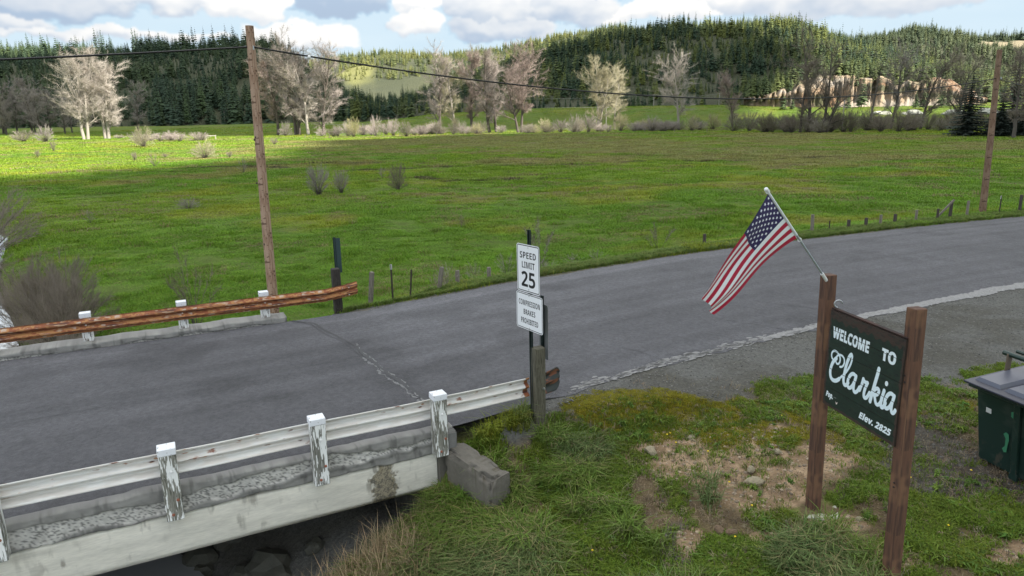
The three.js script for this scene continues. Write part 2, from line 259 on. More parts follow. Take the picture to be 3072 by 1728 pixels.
{
  structure('ground', sheet(NX0, NX1, NZ0, NZ1, 0.08, null, null, 0, 0, (x, z) => (z > zNear(x) + 0.3 ? (fbm(x * 2.2, z * 2.2, 4, 55) - 0.5) * 0.13 * ss(0.3, 2.5, z - zNear(x)) + (fbm(x * 9, z * 9, 2, 58) - 0.5) * 0.035 : z < zFar(x) - 1 ? (fbm(x * 2, z * 2, 3, 55) - 0.5) * 0.08 : 0)), vergeMat, 'patchy verge of soil, moss, gravel and grass beside the bridge');
  const col = (x, z) => { const zf = zFar(x), zn = zNear(x); const e = (zf - z); if (z > zn) return nearColour(x, z); const mc = meadowColour(x, z), c = mix3(mc, [0.085, 0.075, 0.04], 0.55); return e < 1.0 + fbm(x, z, 2, 3) ? mix3(mix3(C.gravel, C.straw, 0.4), c, ss(0.2, 1.2, e)) : c; };
  structure('meadow', sheet(RX0, RX1, RZ0, RZ1, 0.3, insideNear(0.35), col, 6, 0.006, (x, z) => (fbm(x / 1.6, z / 1.6, 3, 57) - 0.5) * 0.12 * ss(0.8, 3, Math.abs(z - (zFar(x) + zNear(x)) / 2) - 4.4)), meadowMat, 'green meadow on the land beside the road');
  // the wide valley floor, round about and as far as the hills
  const g = new Geo(); g.c = []; const R = [26]; while (R[R.length - 1] < 2600) R.push(R[R.length - 1] * 1.038 + 0.25); const NA = 600;
  for (const r of R) for (let k = 0; k < NA; k++) { const a = k / NA * Math.PI * 2, x = Math.sin(a) * r, z = -Math.cos(a) * r; g.v(x, groundY(x, z) - 0.02 - (x > RX0 + 1 && x < RX1 - 1 && z > RZ0 + 1 && z < RZ1 - 1 ? 0.6 : 0) - (-z > 700 ? (-z - 700) * 0.01 : 0), z, x / 6, z / 6); g.c.push(...mix3(meadowColour(x, z), [0.085, 0.075, 0.04], 0.5)); }
  for (let i = 0; i + 1 < R.length; i++) for (let k = 0; k < NA; k++) { const k1 = (k + 1) % NA; const a = (k + 0.5) / NA * Math.PI * 2, r = (R[i] + R[i + 1]) / 2, x = Math.sin(a) * r, z = -Math.cos(a) * r; if (x > RX0 + 4 && x < RX1 - 4 && z > RZ0 + 4 && z < RZ1 - 4) continue; g.q(i * NA + k, i * NA + k1, (i + 1) * NA + k1, (i + 1) * NA + k); }
  structure('valley_floor', g.build(), meadowMat, 'broad green valley floor reaching to the hills');
}
// stream
{
  const g = new Geo(); let n = 0;
  for (let i = 0; i + 1 < STREAM.length; i++) for (let k = 0; k < 10; k++) { const t = k / 10, [ax, az] = STREAM[i], [bx, bz] = STREAM[i + 1]; const x = lerp(ax, bx, t), z = lerp(az, bz, t), L = Math.hypot(bx - ax, bz - az), nx = -(bz - az) / L, nz = (bx - ax) / L; for (let s = -4; s <= 4; s++) { const wx = x + nx * s * 0.5, wz = z + nz * s * 0.5; g.v(wx, -2.35, wz, wx / 3, wz / 3); } if (n) for (let s = 0; s < 8; s++) g.q((n - 1) * 9 + s, (n - 1) * 9 + s + 1, n * 9 + s + 1, n * 9 + s); n++; }
  const ripples = tex(512, 512, (u, v) => fbm(u * 14, v * 14, 4, 601, 14), false);
  structure('stream', g.build(), std({ color: lin(0.62, 0.64, 0.65), roughness: 0.04, metalness: 0.6, bumpMap: ripples, bumpScale: 0.006 }), 'shallow creek running under the bridge');
}
// ---------------------------------------------------------------- road
const ASPH = tex(1024, 1024, (u, v, i, j) => { const a = hash(i >> 1, j >> 1, 3), b = fbm(u * 40, v * 40, 3, 701, 40), s = hash(i, j, 9); const q = hash(i >> 3, j >> 3, 13); let k = 0.70 + 0.30 * a + 0.65 * (b - 0.5) + 0.16 * s + 0.14 * (q - 0.5); if (a > 0.95) k *= 1.8; if (a < 0.06) k *= 0.45; return [k * 0.74, k * 0.74, k * 0.76]; });
const ASPHB = tex(512, 512, (u, v, i, j) => 0.5 * hash(i, j, 3) + 0.5 * fbm(u * 60, v * 60, 2, 711, 60), false);
{
  const g = new Geo(); g.c = []; const NS = 60; let rows = 0;
  for (let x = -34; x <= 120; x += x < 30 ? 0.16 : 2) {
    const zn = zNear(x) - (x > 0 ? 0 : 0.02), zf = zFar(x);
    for (let s = 0; s <= NS; s++) {
      const t = s / NS, wob = (s === 0 && x > 0.4 ? (fbm(x * 2.1, 3, 3, 15) - 0.5) * 0.35 : s === NS && x > -4 ? (fbm(x * 2.3, 9, 3, 16) - 0.5) * 0.3 : 0), z = lerp(zn, zf, t) + wob;
      g.v(x, 0.045 * 4 * t * (1 - t), z, x / 2.2, z / 2.2);
      const [lx, lz] = toLocal(x, z);
      const lane = fbm(t * 26 + 0.3 * fbm(x / 6, t * 4, 2, 5), x / 26, 3, 21), blotch = fbm(x / 3.3, z / 3.3, 4, 25);
      const deck = lx < 0.2 - 0.12 * lz ? 0.93 : 1.0;
      const worn = 0.22 * ss(0.80, 0.97, t + 0.16 * (blotch - 0.5)) + 0.16 * ss(0.16, 0.02, t + 0.12 * (blotch - 0.5)) * ss(0, 2, x);
      const fine = vn(x * 4.1, z * 4.1, 27), tyre = Math.max(...[0.15, 0.36, 0.63, 0.84].map((q) => ss(0.055, 0.0, Math.abs(t - q + 0.02 * (lane - 0.5))))), oil = ss(0.66, 0.76, fbm(x / 1.3, z / 1.1, 3, 29));
      const k = (0.108 + 0.070 * (lane - 0.5) + 0.07 * (blotch - 0.5) + 0.018 * (fine - 0.5)) * deck * (1 + worn) * (1 + 0.07 * tyre) * (1 - 0.22 * oil);
      g.c.push(k, k * 0.985, k * 1.05);
    }
    if (rows) for (let s = 0; s < NS; s++) { const a = (rows - 1) * (NS + 1) + s, b = rows * (NS + 1) + s; g.q(a, b, b + 1, a + 1); }
    rows++;
  }
  const road = structure('road', g.build(), std({ map: ASPH, vertexColors: true, bumpMap: ASPHB, bumpScale: 0.014, roughness: 0.8 }), 'two-lane asphalt road crossing the bridge and curving away');
  // ragged strips lying on the asphalt
  const strip = (pts, w, seed, ragged = 0.5, lift = 0.006) => {
    const s = new Geo(), r = rng(seed); let q = [];
    for (let i = 0; i + 1 < pts.length; i++) { const L = Math.hypot(pts[i + 1][0] - pts[i][0], pts[i + 1][1] - pts[i][1]), n = Math.max(2, Math.ceil(L / 0.07)); for (let k = 0; k < n; k++) q.push([lerp(pts[i][0], pts[i + 1][0], k / n), lerp(pts[i][1], pts[i + 1][1], k / n), lerp(pts[i][2] ?? 1, pts[i + 1][2] ?? 1, k / n)]); }
    q.forEach((p, i) => { const a = q[Math.max(0, i - 1)], b = q[Math.min(q.length - 1, i + 1)], L = Math.hypot(b[0] - a[0], b[1] - a[1]) || 1, nx = -(b[1] - a[1]) / L, nz = (b[0] - a[0]) / L; const o = (fbm(i * 0.11, seed, 3, 5) - 0.5) * w * ragged * 2.2; for (const sd of [-1, 1]) { const h = w * p[2] * (1 - ragged * r()) * sd + o; const x = p[0] + nx * h, z = p[1] + nz * h, t = clamp((z - zNear(x)) / (zFar(x) - zNear(x))); s.v(x, 0.18 * t * (1 - t) + lift, z, x, z); } if (i) { const m = i * 2; s.q(m - 2, m, m + 1, m - 1); } });
    return s.build();
  };
  const tar = std({ color: lin(0.040, 0.040, 0.042), roughness: 0.7 }), pale = std({ color: lin(0.23, 0.23, 0.225), roughness: 0.95, map: ASPH }), chalk = std({ color: lin(0.33, 0.325, 0.31), map: ASPH, roughness: 0.95 });
  const J = (l) => l.map(([a, b, w]) => [...toWorld(a, b), w]);
  const joint = J([[-0.75, -7.75, 0.6], [-0.35, -7.1, 1.2], [-0.25, -6.2, 1], [0.0, -5.2, 0.8], [0.05, -4.2, 1.3], [0.12, -3.2, 1], [0.22, -2.3, 1.2], [0.33, -1.5, 1], [0.3, -0.6, 0.8]]);
  part('crack', strip(joint, 0.042, 3, 0.75), tar, road, 'dark sealed crack across the road at the bridge end');
  part('crack', strip(joint.map((p) => [p[0] - 0.10, p[1] + 0.03, p[2]]).slice(0, 5), 0.018, 8, 0.8), tar, road);
  part('patch', strip(joint.map((p) => [p[0] + 0.06, p[1] + 0.06, p[2]]).slice(3, 8), 0.045, 12, 1.5, 0.004), pale, road, 'pale crumbled asphalt beside the crack');
  part('patch', strip(joint.map((p) => [p[0] - 0.05, p[1] + 0.10, p[2]]).slice(4, 8), 0.05, 14, 1.6, 0.003), pale, road);
  const edge = []; for (let x = 5.2; x < 40; x += 0.3) edge.push([x, zNear(x) - 0.13 + 0.16 * (fbm(x * 1.2, 5, 3, 33) - 0.5), clampInterp([0.9, 3, 5.2, 6.5, 9, 13, 40], [0.25, 0.5, 0.7, 0.8, 1.5, 1.9, 1.9], x)]);
  part('edge_line', strip(edge, 0.125, 21, 0.4, 0.006), chalk, road, 'worn pale strip along the edge of the asphalt');
  { const f = new Geo(), r = rng(77); for (let i = 0; i < 520; i++) { const x = lerp(1.0, 7.2, r()), off = (r() + r() + r() - 1.5) * 0.16, z = zNear(x) - 0.14 + off + 0.12 * (fbm(x * 1.5, 5, 3, 33) - 0.5), s = 0.012 + 0.075 * r() ** 2.2, a0 = r() * 6, c = f.v(x, 0.0085, z); let first = -1, prev = -1; for (let k = 0; k < 7; k++) { const a = a0 + k / 7 * 6.283, q = s * (0.55 + 0.7 * r()); const v = f.v(x + Math.cos(a) * q * 1.5, 0.0085, z + Math.sin(a) * q * 0.8 - Math.cos(a) * q * 0.75); if (prev >= 0) f.t(c, v, prev); else first = v; prev = v; } f.t(c, first, prev); } const m = part('edge_fragments', f.build(), chalk, road, 'crumbled pale fragments of the worn edge line'); m.userData.kind = 'stuff'; }
  for (const [x, l, a, sd] of [[6.2, 1.5, 0.15, 31], [8.3, 2.3, 0.12, 35], [3.0, 0.9, 0.5, 37], [4.9, 0.8, 0.3, 39]]) part('crack', strip([[x, zNear(x) - 0.05], [x - l * 0.55, zNear(x) - 0.05 - l * (0.25 + a)], [x - l, zNear(x) - 0.1 - l * (0.5 + a)]], 0.011, sd, 0.8), tar, road);
  part('crack', strip([[-12, -8.2], [-8.5, -10.15], [-5.5, -11.75], [-3.2, -12.9]], 0.007, 41, 0.8), tar, road, 'fine seam along the lane');
  part('crack', strip([[-1.6, -19.0], [-2.4, -18.1], [-2.7, -17.6]], 0.012, 43, 0.8), tar, road);
}
// ---------------------------------------------------------------- hills
const H1 = [[-1.0209, 520, 4.4, 900, 84.8], [-0.8383, 520, 2.8, 900, 82.2], [-0.7009, 520, 2.0, 900, 82.1], [-0.6322, 520, 1.4, 900, 80.0], [-0.5634, 525, 1.2, 900, 81.2], [-0.4946, 530, 1.1, 900, 81.8], [-0.4258, 540, 0.9, 900, 80.8], [-0.3707, 550, 0.8, 880, 82.7], [-0.3109, 560, 1.1, 860, 74.9], [-0.2741, 570, 1.7, 800, 57.3], [-0.2419, 570, 2.4, 740, 32.8], [-0.2142, 570, 3.2, 680, 8.6], [-0.1867, 570, 3.4, 640, -0.4]];
const H2 = [[-0.4698, 800, 10.3, 1500, 98.6], [-0.3099, 800, 8.2, 1500, 101.1], [-0.2413, 800, 7.2, 1500, 111.0], [-0.1956, 800, 6.6, 1500, 123.9], [-0.1498, 800, 6.0, 1500, 121.5], [-0.1039, 800, 7.2, 1500, 116.6], [-0.0581, 800, 8.3, 1500, 115.5], [-0.0123, 800, 7.7, 1450, 120.1], [0.0335, 800, 7.1, 1400, 130.3], [0.0793, 800, 6.5, 1350, 136.4], [0.1251, 800, 9.4, 1300, 141.7], [0.1709, 800, 8.8, 1300, 139.1], [0.2625, 800, 7.5, 1300, 123.5]];
const H3 = [[-0.2185, 520, 5.7, 560, 5.5], [-0.1726, 500, 6.1, 600, 4.2], [-0.1268, 490, 6.6, 680, 22.9], [-0.0809, 480, 7.5, 740, 36.8], [-0.0351, 470, 8.3, 800, 45.3], [0.0107, 465, 8.7, 830, 53.3], [0.0564, 460, 8.9, 850, 62.3], [0.1022, 455, 8.9, 860, 72.8], [0.1479, 450, 8.9, 860, 79.5], [0.2165, 450, 8.8, 850, 80.3], [0.2622, 450, 8.7, 840, 81.4], [0.308, 450, 8.5, 830, 81.7], [0.3538, 450, 8.4, 820, 78.6], [0.3996, 450, 8.2, 800, 71.0], [0.4452, 450, 8.5, 780, 63.6], [0.4909, 450, 8.9, 760, 56.5], [0.5593, 450, 9.6, 740, 41.8], [0.6279, 450, 9.5, 720, 27.0], [0.7195, 450, 9.2, 700, 12.6], [0.903, 450, 7.8, 700, 1.3]];
const H4 = [[0.3536, 700, 12.3, 1150, 84.2], [0.4223, 700, 11.5, 1150, 95.2], [0.4679, 700, 12.5, 1150, 102.6], [0.5134, 700, 13.5, 1120, 109.2], [0.5455, 700, 13.1, 1100, 109.2], [0.5821, 700, 12.7, 1080, 103.6], [0.6279, 700, 12.2, 1060, 98.0], [0.6646, 700, 11.7, 1050, 94.5], [0.7068, 700, 11.2, 1050, 89.4], [0.8114, 700, 10.0, 1050, 81.4], [0.9951, 700, 7.8, 1050, 69.3]];
const BL = [[0.3218, 405, 7.8, 410, 8.6], [0.3493, 400, 7.3, 410, 11.0], [0.3723, 395, 6.7, 420, 16.9], [0.409, 392, 6.5, 425, 19.8], [0.4456, 390, 6.2, 430, 22.7], [0.4778, 388, 6.0, 430, 20.6], [0.5006, 388, 6.0, 432, 22.4], [0.5373, 388, 6.0, 435, 24.3], [0.5739, 388, 6.1, 435, 21.6], [0.6059, 390, 6.2, 440, 24.6], [0.6335, 392, 6.0, 430, 17.8], [0.6564, 395, 6.1, 420, 8.9]];
function hillField(cols, power, rough, seed) {
  const T = cols.map((c) => c[0]), pick = (k) => { const ys = cols.map((c) => c[k]); return (t) => clampInterp(T, ys, t); };
  const fd = pick(1), fh = pick(2), rd = pick(3), rh = pick(4);
  const smooth = (f) => (t) => (f(t - 0.03) + 2 * f(t) + f(t + 0.03)) / 4;
  const F = { t0: T[0], t1: T[T.length - 1], fd: smooth(fd), rd: smooth(rd), fh: smooth(fh), rh: smooth(rh) };
  F.y = (t, d) => { const a = F.fd(t), b = F.rd(t), s = (d - a) / (b - a), hf = F.fh(t), hr = F.rh(t); const x = t * d; const n = (fbm(x / 90, d / 90, 4, seed) - 0.5) * rough * ss(0, 0.25, s); return s < 0 ? hf + s * 60 - 1.5 : s <= 1 ? hf - 1.5 * (1 - ss(0, 0.06, s)) + (hr - hf) * Math.pow(Math.sin(s * Math.PI / 2), power) + n : (F.mesa ? hr + n : hr - (s - 1) * (hr - hf) * 1.1 + n); };
  return F;
}
function hillMesh(F, nt, nd, s1, colour, extra) {
  const g = new Geo(); g.c = [];
  for (let i = 0; i <= nt; i++) { const t = lerp(F.t0, F.t1, i / nt); for (let j = 0; j <= nd; j++) { const s = lerp(-0.12, s1, j / nd), d = lerp(F.fd(t), F.rd(t), s), o = extra ? extra(t, s) : 0; g.v(t * (d + o), F.y(t, d), -(d + o), t * d / 6, d / 6); g.c.push(...colour(t, d, s)); } }
  for (let i = 0; i < nt; i++) for (let j = 0; j < nd; j++) { const a = i * (nd + 1) + j, b = a + nd + 1; g.q(a, b, b + 1, a + 1); }
  return g.build();
}
const F1 = hillField(H1, 1.15, 12, 801), F2 = hillField(H2, 1.2, 14, 811), F3 = hillField(H3.map((c) => [c[0], c[1], c[2], c[3], c[4] + 6 * ss(15, 60, c[4])]), 1.2, 16, 821), F4 = hillField(H4, 1.1, 12, 831), FB = hillField(BL, 0.85, 9, 841);
FB.mesa = true; { const y0 = FB.rh; FB.rh = (t) => y0(t) * (0.76 + 0.46 * fbm(t * 34, 3, 3, 845)); }
const duff = (t, d) => { const n = fbm(t * d / 25, d / 25, 3, 851); return mix3([0.035, 0.045, 0.020], [0.075, 0.075, 0.035], n); };
// open yellow-green young growth on the far hill and a logged clearing on the last hill
const openAt = (t, d) => { const n = fbm(t * d / 60, d / 60, 3, 861) - 0.5; return Math.max(ss(0.1, 0.4, 0.6 - Math.hypot((t + 0.205) / 0.05, (d - 1120) / 170) + n), ss(0.1, 0.35, 0.75 - Math.hypot((t - 0.055) / 0.085, (d - 1330) / 110) + n)); };
const loggedAt = (t, d) => ss(0.05, 0.2, 0.6 - Math.hypot((t - 0.672) / 0.10, (d - 960) / 62) + 0.8 * (fbm(t * d / 30, d / 30, 3, 871) - 0.5));
const hillMat = std({ vertexColors: true, map: grassGrain, bumpMap: grassBump, bumpScale: 0.3, roughness: 1 });
structure('hill', hillMesh(F1, 130, 40, 1.4, duff), hillMat, 'dark wooded hill behind the meadow');
structure('hill', hillMesh(F2, 110, 40, 1.3, (t, d) => mix3(duff(t, d), [0.20, 0.19, 0.06], openAt(t, d))), hillMat, 'farther hill with sunny young growth');
structure('hill', hillMesh(F3, 170, 46, 1.4, duff), hillMat, 'broad wooded hill above the clay bluff');
structure('hill', hillMesh(F4, 100, 60, 1.3, (t, d) => mix3(duff(t, d), mix3([0.30, 0.24, 0.17], [0.19, 0.15, 0.09], fbm(t * d / 8, d / 8, 3, 5)), loggedAt(t, d))), hillMat, 'last wooded hill with a logged clearing');
structure('bluff', hillMesh(FB, 190, 70, 3.4, (t, d, s) => { const x = t * d, n = fbm(x / 9, s * 5, 4, 881), st = fbm(x / 26, s * 2.2, 3, 885); let c = mix3([0.31, 0.235, 0.155], [0.25, 0.145, 0.08], ss(0.42, 0.62, st)); c = mix3(c, [0.33, 0.29, 0.24], ss(0.50, 0.70, n)); return mix3(c, [0.085, 0.085, 0.04], ss(0.57, 0.67, fbm(x / 13, s * 6, 4, 889)) + ss(0.98, 1.08, s)); }, (t, s) => (Math.abs(fbm(t * 150, s * 0.8, 4, 891) - 0.5) * 70 - 10) * ss(-0.05, 0.35, s) * ss(1.9, 0.9, s)), std({ vertexColors: true, roughness: 1, bumpMap: grassBump, bumpScale: 0.3 }), 'eroded tan clay bluff at the foot of the hill');

// ---------------------------------------------------------------- conifers
function conifer(seed, whorls, per, slim, ragged) {
  const r = rng(seed), g = new Geo();
  for (let k = 0; k < whorls; k++) {
    const f = k / (whorls - 1), y = lerp(0.10, 0.985, f), R = slim * Math.pow(1 - f, 0.72) * (0.78 + 0.4 * r()) + 0.006, n = Math.max(4, Math.round(per * (1 - 0.45 * f)));
    for (let b = 0; b < n; b++) {
      if (r() < ragged) continue;
      const a = (b + r() * 0.9) / n * 6.283 + k * 1.7, L = R * (0.65 + 0.55 * r()), dr = L * (0.25 + 0.35 * r()) - f * 0.01, w = L * (0.32 + 0.2 * r()), c = Math.cos(a), s = Math.sin(a);
      const q0 = g.v(0, y + 0.012, 0), q1 = g.v(c * L * 0.55 - s * w, y - dr * 0.45 - 0.012, s * L * 0.55 + c * w), q2 = g.v(c * L * 0.55 + s * w, y - dr * 0.45 - 0.012, s * L * 0.55 - c * w), q3 = g.v(c * L * 0.6, y - dr * 0.25 + 0.012, s * L * 0.6), q4 = g.v(c * L, y - dr, s * L);
      g.t(q0, q1, q3); g.t(q0, q3, q2); g.t(q3, q1, q4); g.t(q3, q4, q2);
    }
  }
  return g.build(true);
}
const coniferCrowns = [conifer(11, 15, 8, 0.20, 0.08), conifer(12, 17, 8, 0.165, 0.12), conifer(13, 12, 8, 0.26, 0.10), conifer(14, 18, 7, 0.135, 0.2), conifer(15, 14, 7, 0.105, 0.4)];
const coniferTrunk = tube([[0, -0.04, 0, 0.011], [0, 0.5, 0, 0.007], [0, 0.97, 0, 0.001]], 5, false);
const needles = [lin(0.030, 0.056, 0.020), lin(0.042, 0.072, 0.020), lin(0.058, 0.090, 0.022), lin(0.026, 0.050, 0.026), lin(0.085, 0.110, 0.030)].map((c) => std({ color: c, roughness: 0.9 }));
const barkDark = std({ color: lin(0.07, 0.055, 0.042), roughness: 0.95 });
{
  const r = rng(2024), all = [];
  const plant = (F, count, s0, s1, hid, hMin, hMax, keep) => { let n = 0, tries = 0; while (n < count && tries++ < count * 6) { const t = lerp(F.t0, F.t1, r()), a = F.fd(t), b = F.rd(t), d = Math.sqrt(lerp(lerp(a, b, s0) ** 2, lerp(a, b, s1) ** 2, r())); const s = (d - a) / (b - a); if (F.rh(t) - F.fh(t) < 4 && s > 0.4) continue; if (keep && r() > keep(t, d, s)) continue; const x = t * d, y = F.y(t, d); const young = fbm(x / 40, d / 40, 2, 907); if (fbm(x / 26, d / 26, 3, 917) > 0.66 && r() < 0.8) continue; let h = lerp(hMin * 0.5, hMax * 1.2, r() * r() * 0.5 + ss(0.3, 0.7, young) * 0.55); const rare = r(); if (rare < 0.05) h *= 1.3; all.push({ x, y: y - 0.3, z: -d, h, hid, s, t, d, k: rare < 0.05 ? (r() < 0.5 ? 3 : 4) : Math.floor(r() * 4), tone: fbm(x / 55 + hid * 9, d / 55, 3, 909) + (r() - 0.5) * 0.7, rot: r() * 6.28 }); n++; } };
  plant(F1, 5400, 0.0, 1.12, 1, 12, 22);
  plant(F2, 4200, 0.35, 1.08, 2, 9, 16, (t, d) => 1 - 0.2 * openAt(t, d));
  plant(F3, 7200, 0.0, 1.10, 3, 10, 17.5, (t, d, s) => (t > 0.335 && t < 0.655 && s < 0.09 ? 0.05 : 1));
  for (let i = 0; i < 620; i++) { const t = lerp(0.33, 0.66, r()), d = i < 60 ? lerp(FB.fd(t), FB.rd(t), 0.25 + 0.75 * r()) : FB.rd(t) * lerp(0.985, 1.2, r()); all.push({ x: t * d, y: FB.y(t, d) - 0.3, z: -d, h: i < 60 ? 3 + 7 * r() : 8 + 7 * r(), hid: 3, s: 0.1, t, d, k: Math.floor(r() * 3), tone: 0.4 + 0.3 * r(), rot: r() * 6 }); }
  plant(F4, 3600, 0.2, 1.12, 4, 11, 18, (t, d) => 1 - loggedAt(t, d));
  // tall spires on the first ridge
  for (let i = 0; i < 60; i++) { const t = lerp(-0.66, -0.29, r()), d = F1.rd(t) * (0.97 + 0.05 * r()); all.push({ x: t * d, y: F1.y(t, d) - 0.5, z: -d, h: 22 + 13 * r(), hid: 1, s: 1, t, d, k: 3 + (i & 1), tone: 0.25, rot: r() * 6, sky: true }); }
  for (let i = 0; i < 14; i++) { const t = lerp(-0.02, 0.28, r()), d = F3.rd(t) * (0.97 + 0.05 * r()); all.push({ x: t * d, y: F3.y(t, d) - 0.5, z: -d, h: 20 + 9 * r(), hid: 3, s: 1, t, d, k: 3 + (i & 1), tone: 0.3, rot: r() * 6, sky: true }); }
  all.sort((a, b) => (b.sky ? 1 : 0) - (a.sky ? 1 : 0) || b.h / b.d - a.h / a.d);
  const single = [], mass = []; for (const t of all) (single.length < 270 && Math.abs(t.t) < 0.74 && (t.sky || t.s < 0.5) ? single : mass).push(t);
  const kinds = { 1: 'dark conifer on the wooded hill behind the white-barked twin cottonwoods', 3: 'green conifer on the wooded hill above the clay bluff', 4: 'conifer on the last hill around the logged clearing', 2: 'conifer on the farther sunny hill' };
  for (const t of single) {
    const g = thing('conifer_tree', t.sky ? (t.hid === 1 ? 'tall thin conifer spire standing on the ridge of the dark wooded hill' : 'tall thin conifer spire standing on the ridge above the clay bluff') : kinds[t.hid], 'tree', [t.x, t.y, t.z], t.rot, t.sky ? 'conifer spires on the ' + (t.hid === 1 ? 'dark wooded ridge' : 'ridge above the bluff') : ['', 'conifers of the dark wooded hill', 'conifers of the sunny hill', 'conifers of the hill above the bluff', 'conifers around the clearing'][t.hid]);
    g.scale.setScalar(t.h);
    part('trunk', coniferTrunk, barkDark, g); part('crown', coniferCrowns[t.k], needles[t.hid === 1 ? (t.tone > 0.55 ? 1 : t.tone > 0.4 ? 0 : 3) : t.tone > 0.62 ? 4 : t.tone > 0.48 ? 2 : t.tone > 0.36 ? 1 : 0], g);
  }
  const massMat = std({ color: 0xffffff, roughness: 0.9 });
  for (let k = 0; k < coniferCrowns.length; k++) {
    const list = mass.filter((t) => t.k === k), m = new THREE.InstancedMesh(coniferCrowns[k], massMat, list.length), M = new THREE.Matrix4(), q = new THREE.Quaternion(), e = new THREE.Euler();
    list.forEach((t, i) => { M.compose(V3(t.x, t.y, t.z), q.setFromEuler(e.set(0, t.rot, 0)), V3(t.h, t.h, t.h)); m.setMatrixAt(i, M); const a = t.hid === 1 ? mix3([0.022, 0.046, 0.022], [0.048, 0.074, 0.022], clamp(t.tone * 1.4 - 0.3)) : t.hid === 2 ? mix3([0.05, 0.075, 0.028], [0.14, 0.15, 0.04], clamp(t.tone * 1.6 - 0.25 + openAt(t.t, t.d))) : t.hid === 4 ? mix3([0.045, 0.070, 0.034], [0.085, 0.105, 0.04], clamp(t.tone * 1.5 - 0.3)) : mix3([0.022, 0.048, 0.022], [0.125, 0.145, 0.030], clamp(t.tone * 1.9 - 0.62)); m.setColorAt(i, lin(...a)); });
    m.name = numbered('conifer_forest'); tag(m, 'mass of conifers covering the hills behind the valley', 'forest', 'hill forest', 'stuff'); m.castShadow = m.receiveShadow = true; scene.add(m);
  }
  // small conifers by themselves near the bluff and at the meadow's end
  for (const [x, y, z, h, k] of [[142.4, 6, -378, 8.2, 2], [147.8, 6, -380, 7.6, 0], [170.2, 6, -378, 6.6, 2], [175.9, 6, -378, 7.5, 2], [186, 7, -384, 15, 0], [142.2, 8, -425, 13, 0], [127, 8, -425, 11, 1], [206.7, 5.5, -370, 9, 0], [212, 5.5, -372, 12, 0], [84, 7.5, -432, 11, 2], [90, 7.5, -436, 9, 2], [77, 7.5, -434, 10, 0], [-63, 3.2, -515, 12, 1], [226, 6, -380, 13, 0], [232, 6, -384, 10, 1]]) {
    const g = thing('conifer_tree', 'small bushy conifer standing clear on the grass below the bluff and hills', 'tree', [x, y - 0.4, z], x, 'small conifers on open ground'); g.scale.set(h * 1.15, h, h * 1.15);
    part('trunk', coniferTrunk, barkDark, g); part('crown', coniferCrowns[k], needles[1], g);
  }
}
// the big dark spruces beside the house: denser boughs
function spruce(seed, H, R) {
  const r = rng(seed), g = new Geo(), n = 30;
  for (let k = 0; k < n; k++) { const f = k / (n - 1), y = lerp(0.06, 0.99, f) * H, rad = R * Math.pow(1 - f, 0.8) + 0.08, m = Math.round(lerp(15, 5, f)); for (let b = 0; b < m; b++) { const a = (b + r()) / m * 6.283 + k, L = rad * (0.6 + 0.55 * r()), c = Math.cos(a), s = Math.sin(a); const seg = 5; for (let i = 0; i < seg; i++) { const u0 = i / seg, u1 = (i + 1.4) / seg, w = L * 0.16 * (1.1 - u0 * 0.7), yy = (u) => y - L * 0.34 * u + L * 0.16 * u * u; for (const sd of [-1, 1]) { const A = g.v(c * L * u0, yy(u0), s * L * u0), B = g.v(c * L * u1, yy(u1), s * L * u1), D = g.v(c * L * u1 * 0.96 - s * w * sd * 1.5, yy(u1) - w * (0.4 + 0.5 * r()), s * L * u1 * 0.96 + c * w * sd * 1.5); g.t(A, B, D); } } } }
  return g.build(true);
}
for (const [x, z, h, R, s] of [[104.5, -165, 15.5, 4.6, 1], [108.6, -160, 11.2, 3.6, 2], [119.2, -172, 19.5, 4.2, 3], [112.8, -158, 13.2, 3.6, 4]]) {
  const g = thing('spruce_tree', ['broad dark spruce in front of the bare roadside cottonwoods', 'short dark spruce beside the broad one', 'tallest dark spruce beside the pale house', 'dark spruce right by the corner of the house'][s - 1], 'tree', [x, groundY(x, z) - 0.1, z]);
  part('trunk', tube([[0, 0, 0, 0.3], [0, h * 0.6, 0, 0.16], [0, h * 0.98, 0, 0.03]], 7), barkDark, g); part('crown', spruce(70 + s, h, R), std({ color: lin(0.022, 0.034, 0.022), roughness: 0.9 }), g);
}
// ---------------------------------------------------------------- bare deciduous trees
function ring(g, p, d, r, sides) { const a = V3(0.3, 0.1, 0.95).cross(d).normalize(), b = d.clone().cross(a); const k = g.p.length / 3; for (let s = 0; s < sides; s++) { const t = s / sides * 6.2832, c = Math.cos(t) * r, n = Math.sin(t) * r; g.v(p.x + a.x * c + b.x * n, p.y + a.y * c + b.y * n, p.z + a.z * c + b.z * n, s / sides * r * 6, p.y); } return k; }
function limb(g, pts, rad, sides) { let prev = -1; pts.forEach((p, i) => { const d = pts[Math.min(i + 1, pts.length - 1)].clone().sub(pts[Math.max(0, i - 1)]).normalize(); const k = ring(g, p, d, rad[i], sides); if (prev >= 0) for (let s = 0; s < sides; s++) g.q(prev + s, prev + (s + 1) % sides, k + (s + 1) % sides, k + s); prev = k; }); }
function twig(g, p, d, len, r) { const q = p.clone().addScaledVector(d, len), k = ring(g, p, d, r, 3), t = g.v(q.x, q.y, q.z, 0, q.y); for (let s = 0; s < 3; s++) g.t(k + s, k + (s + 1) % 3, t); }
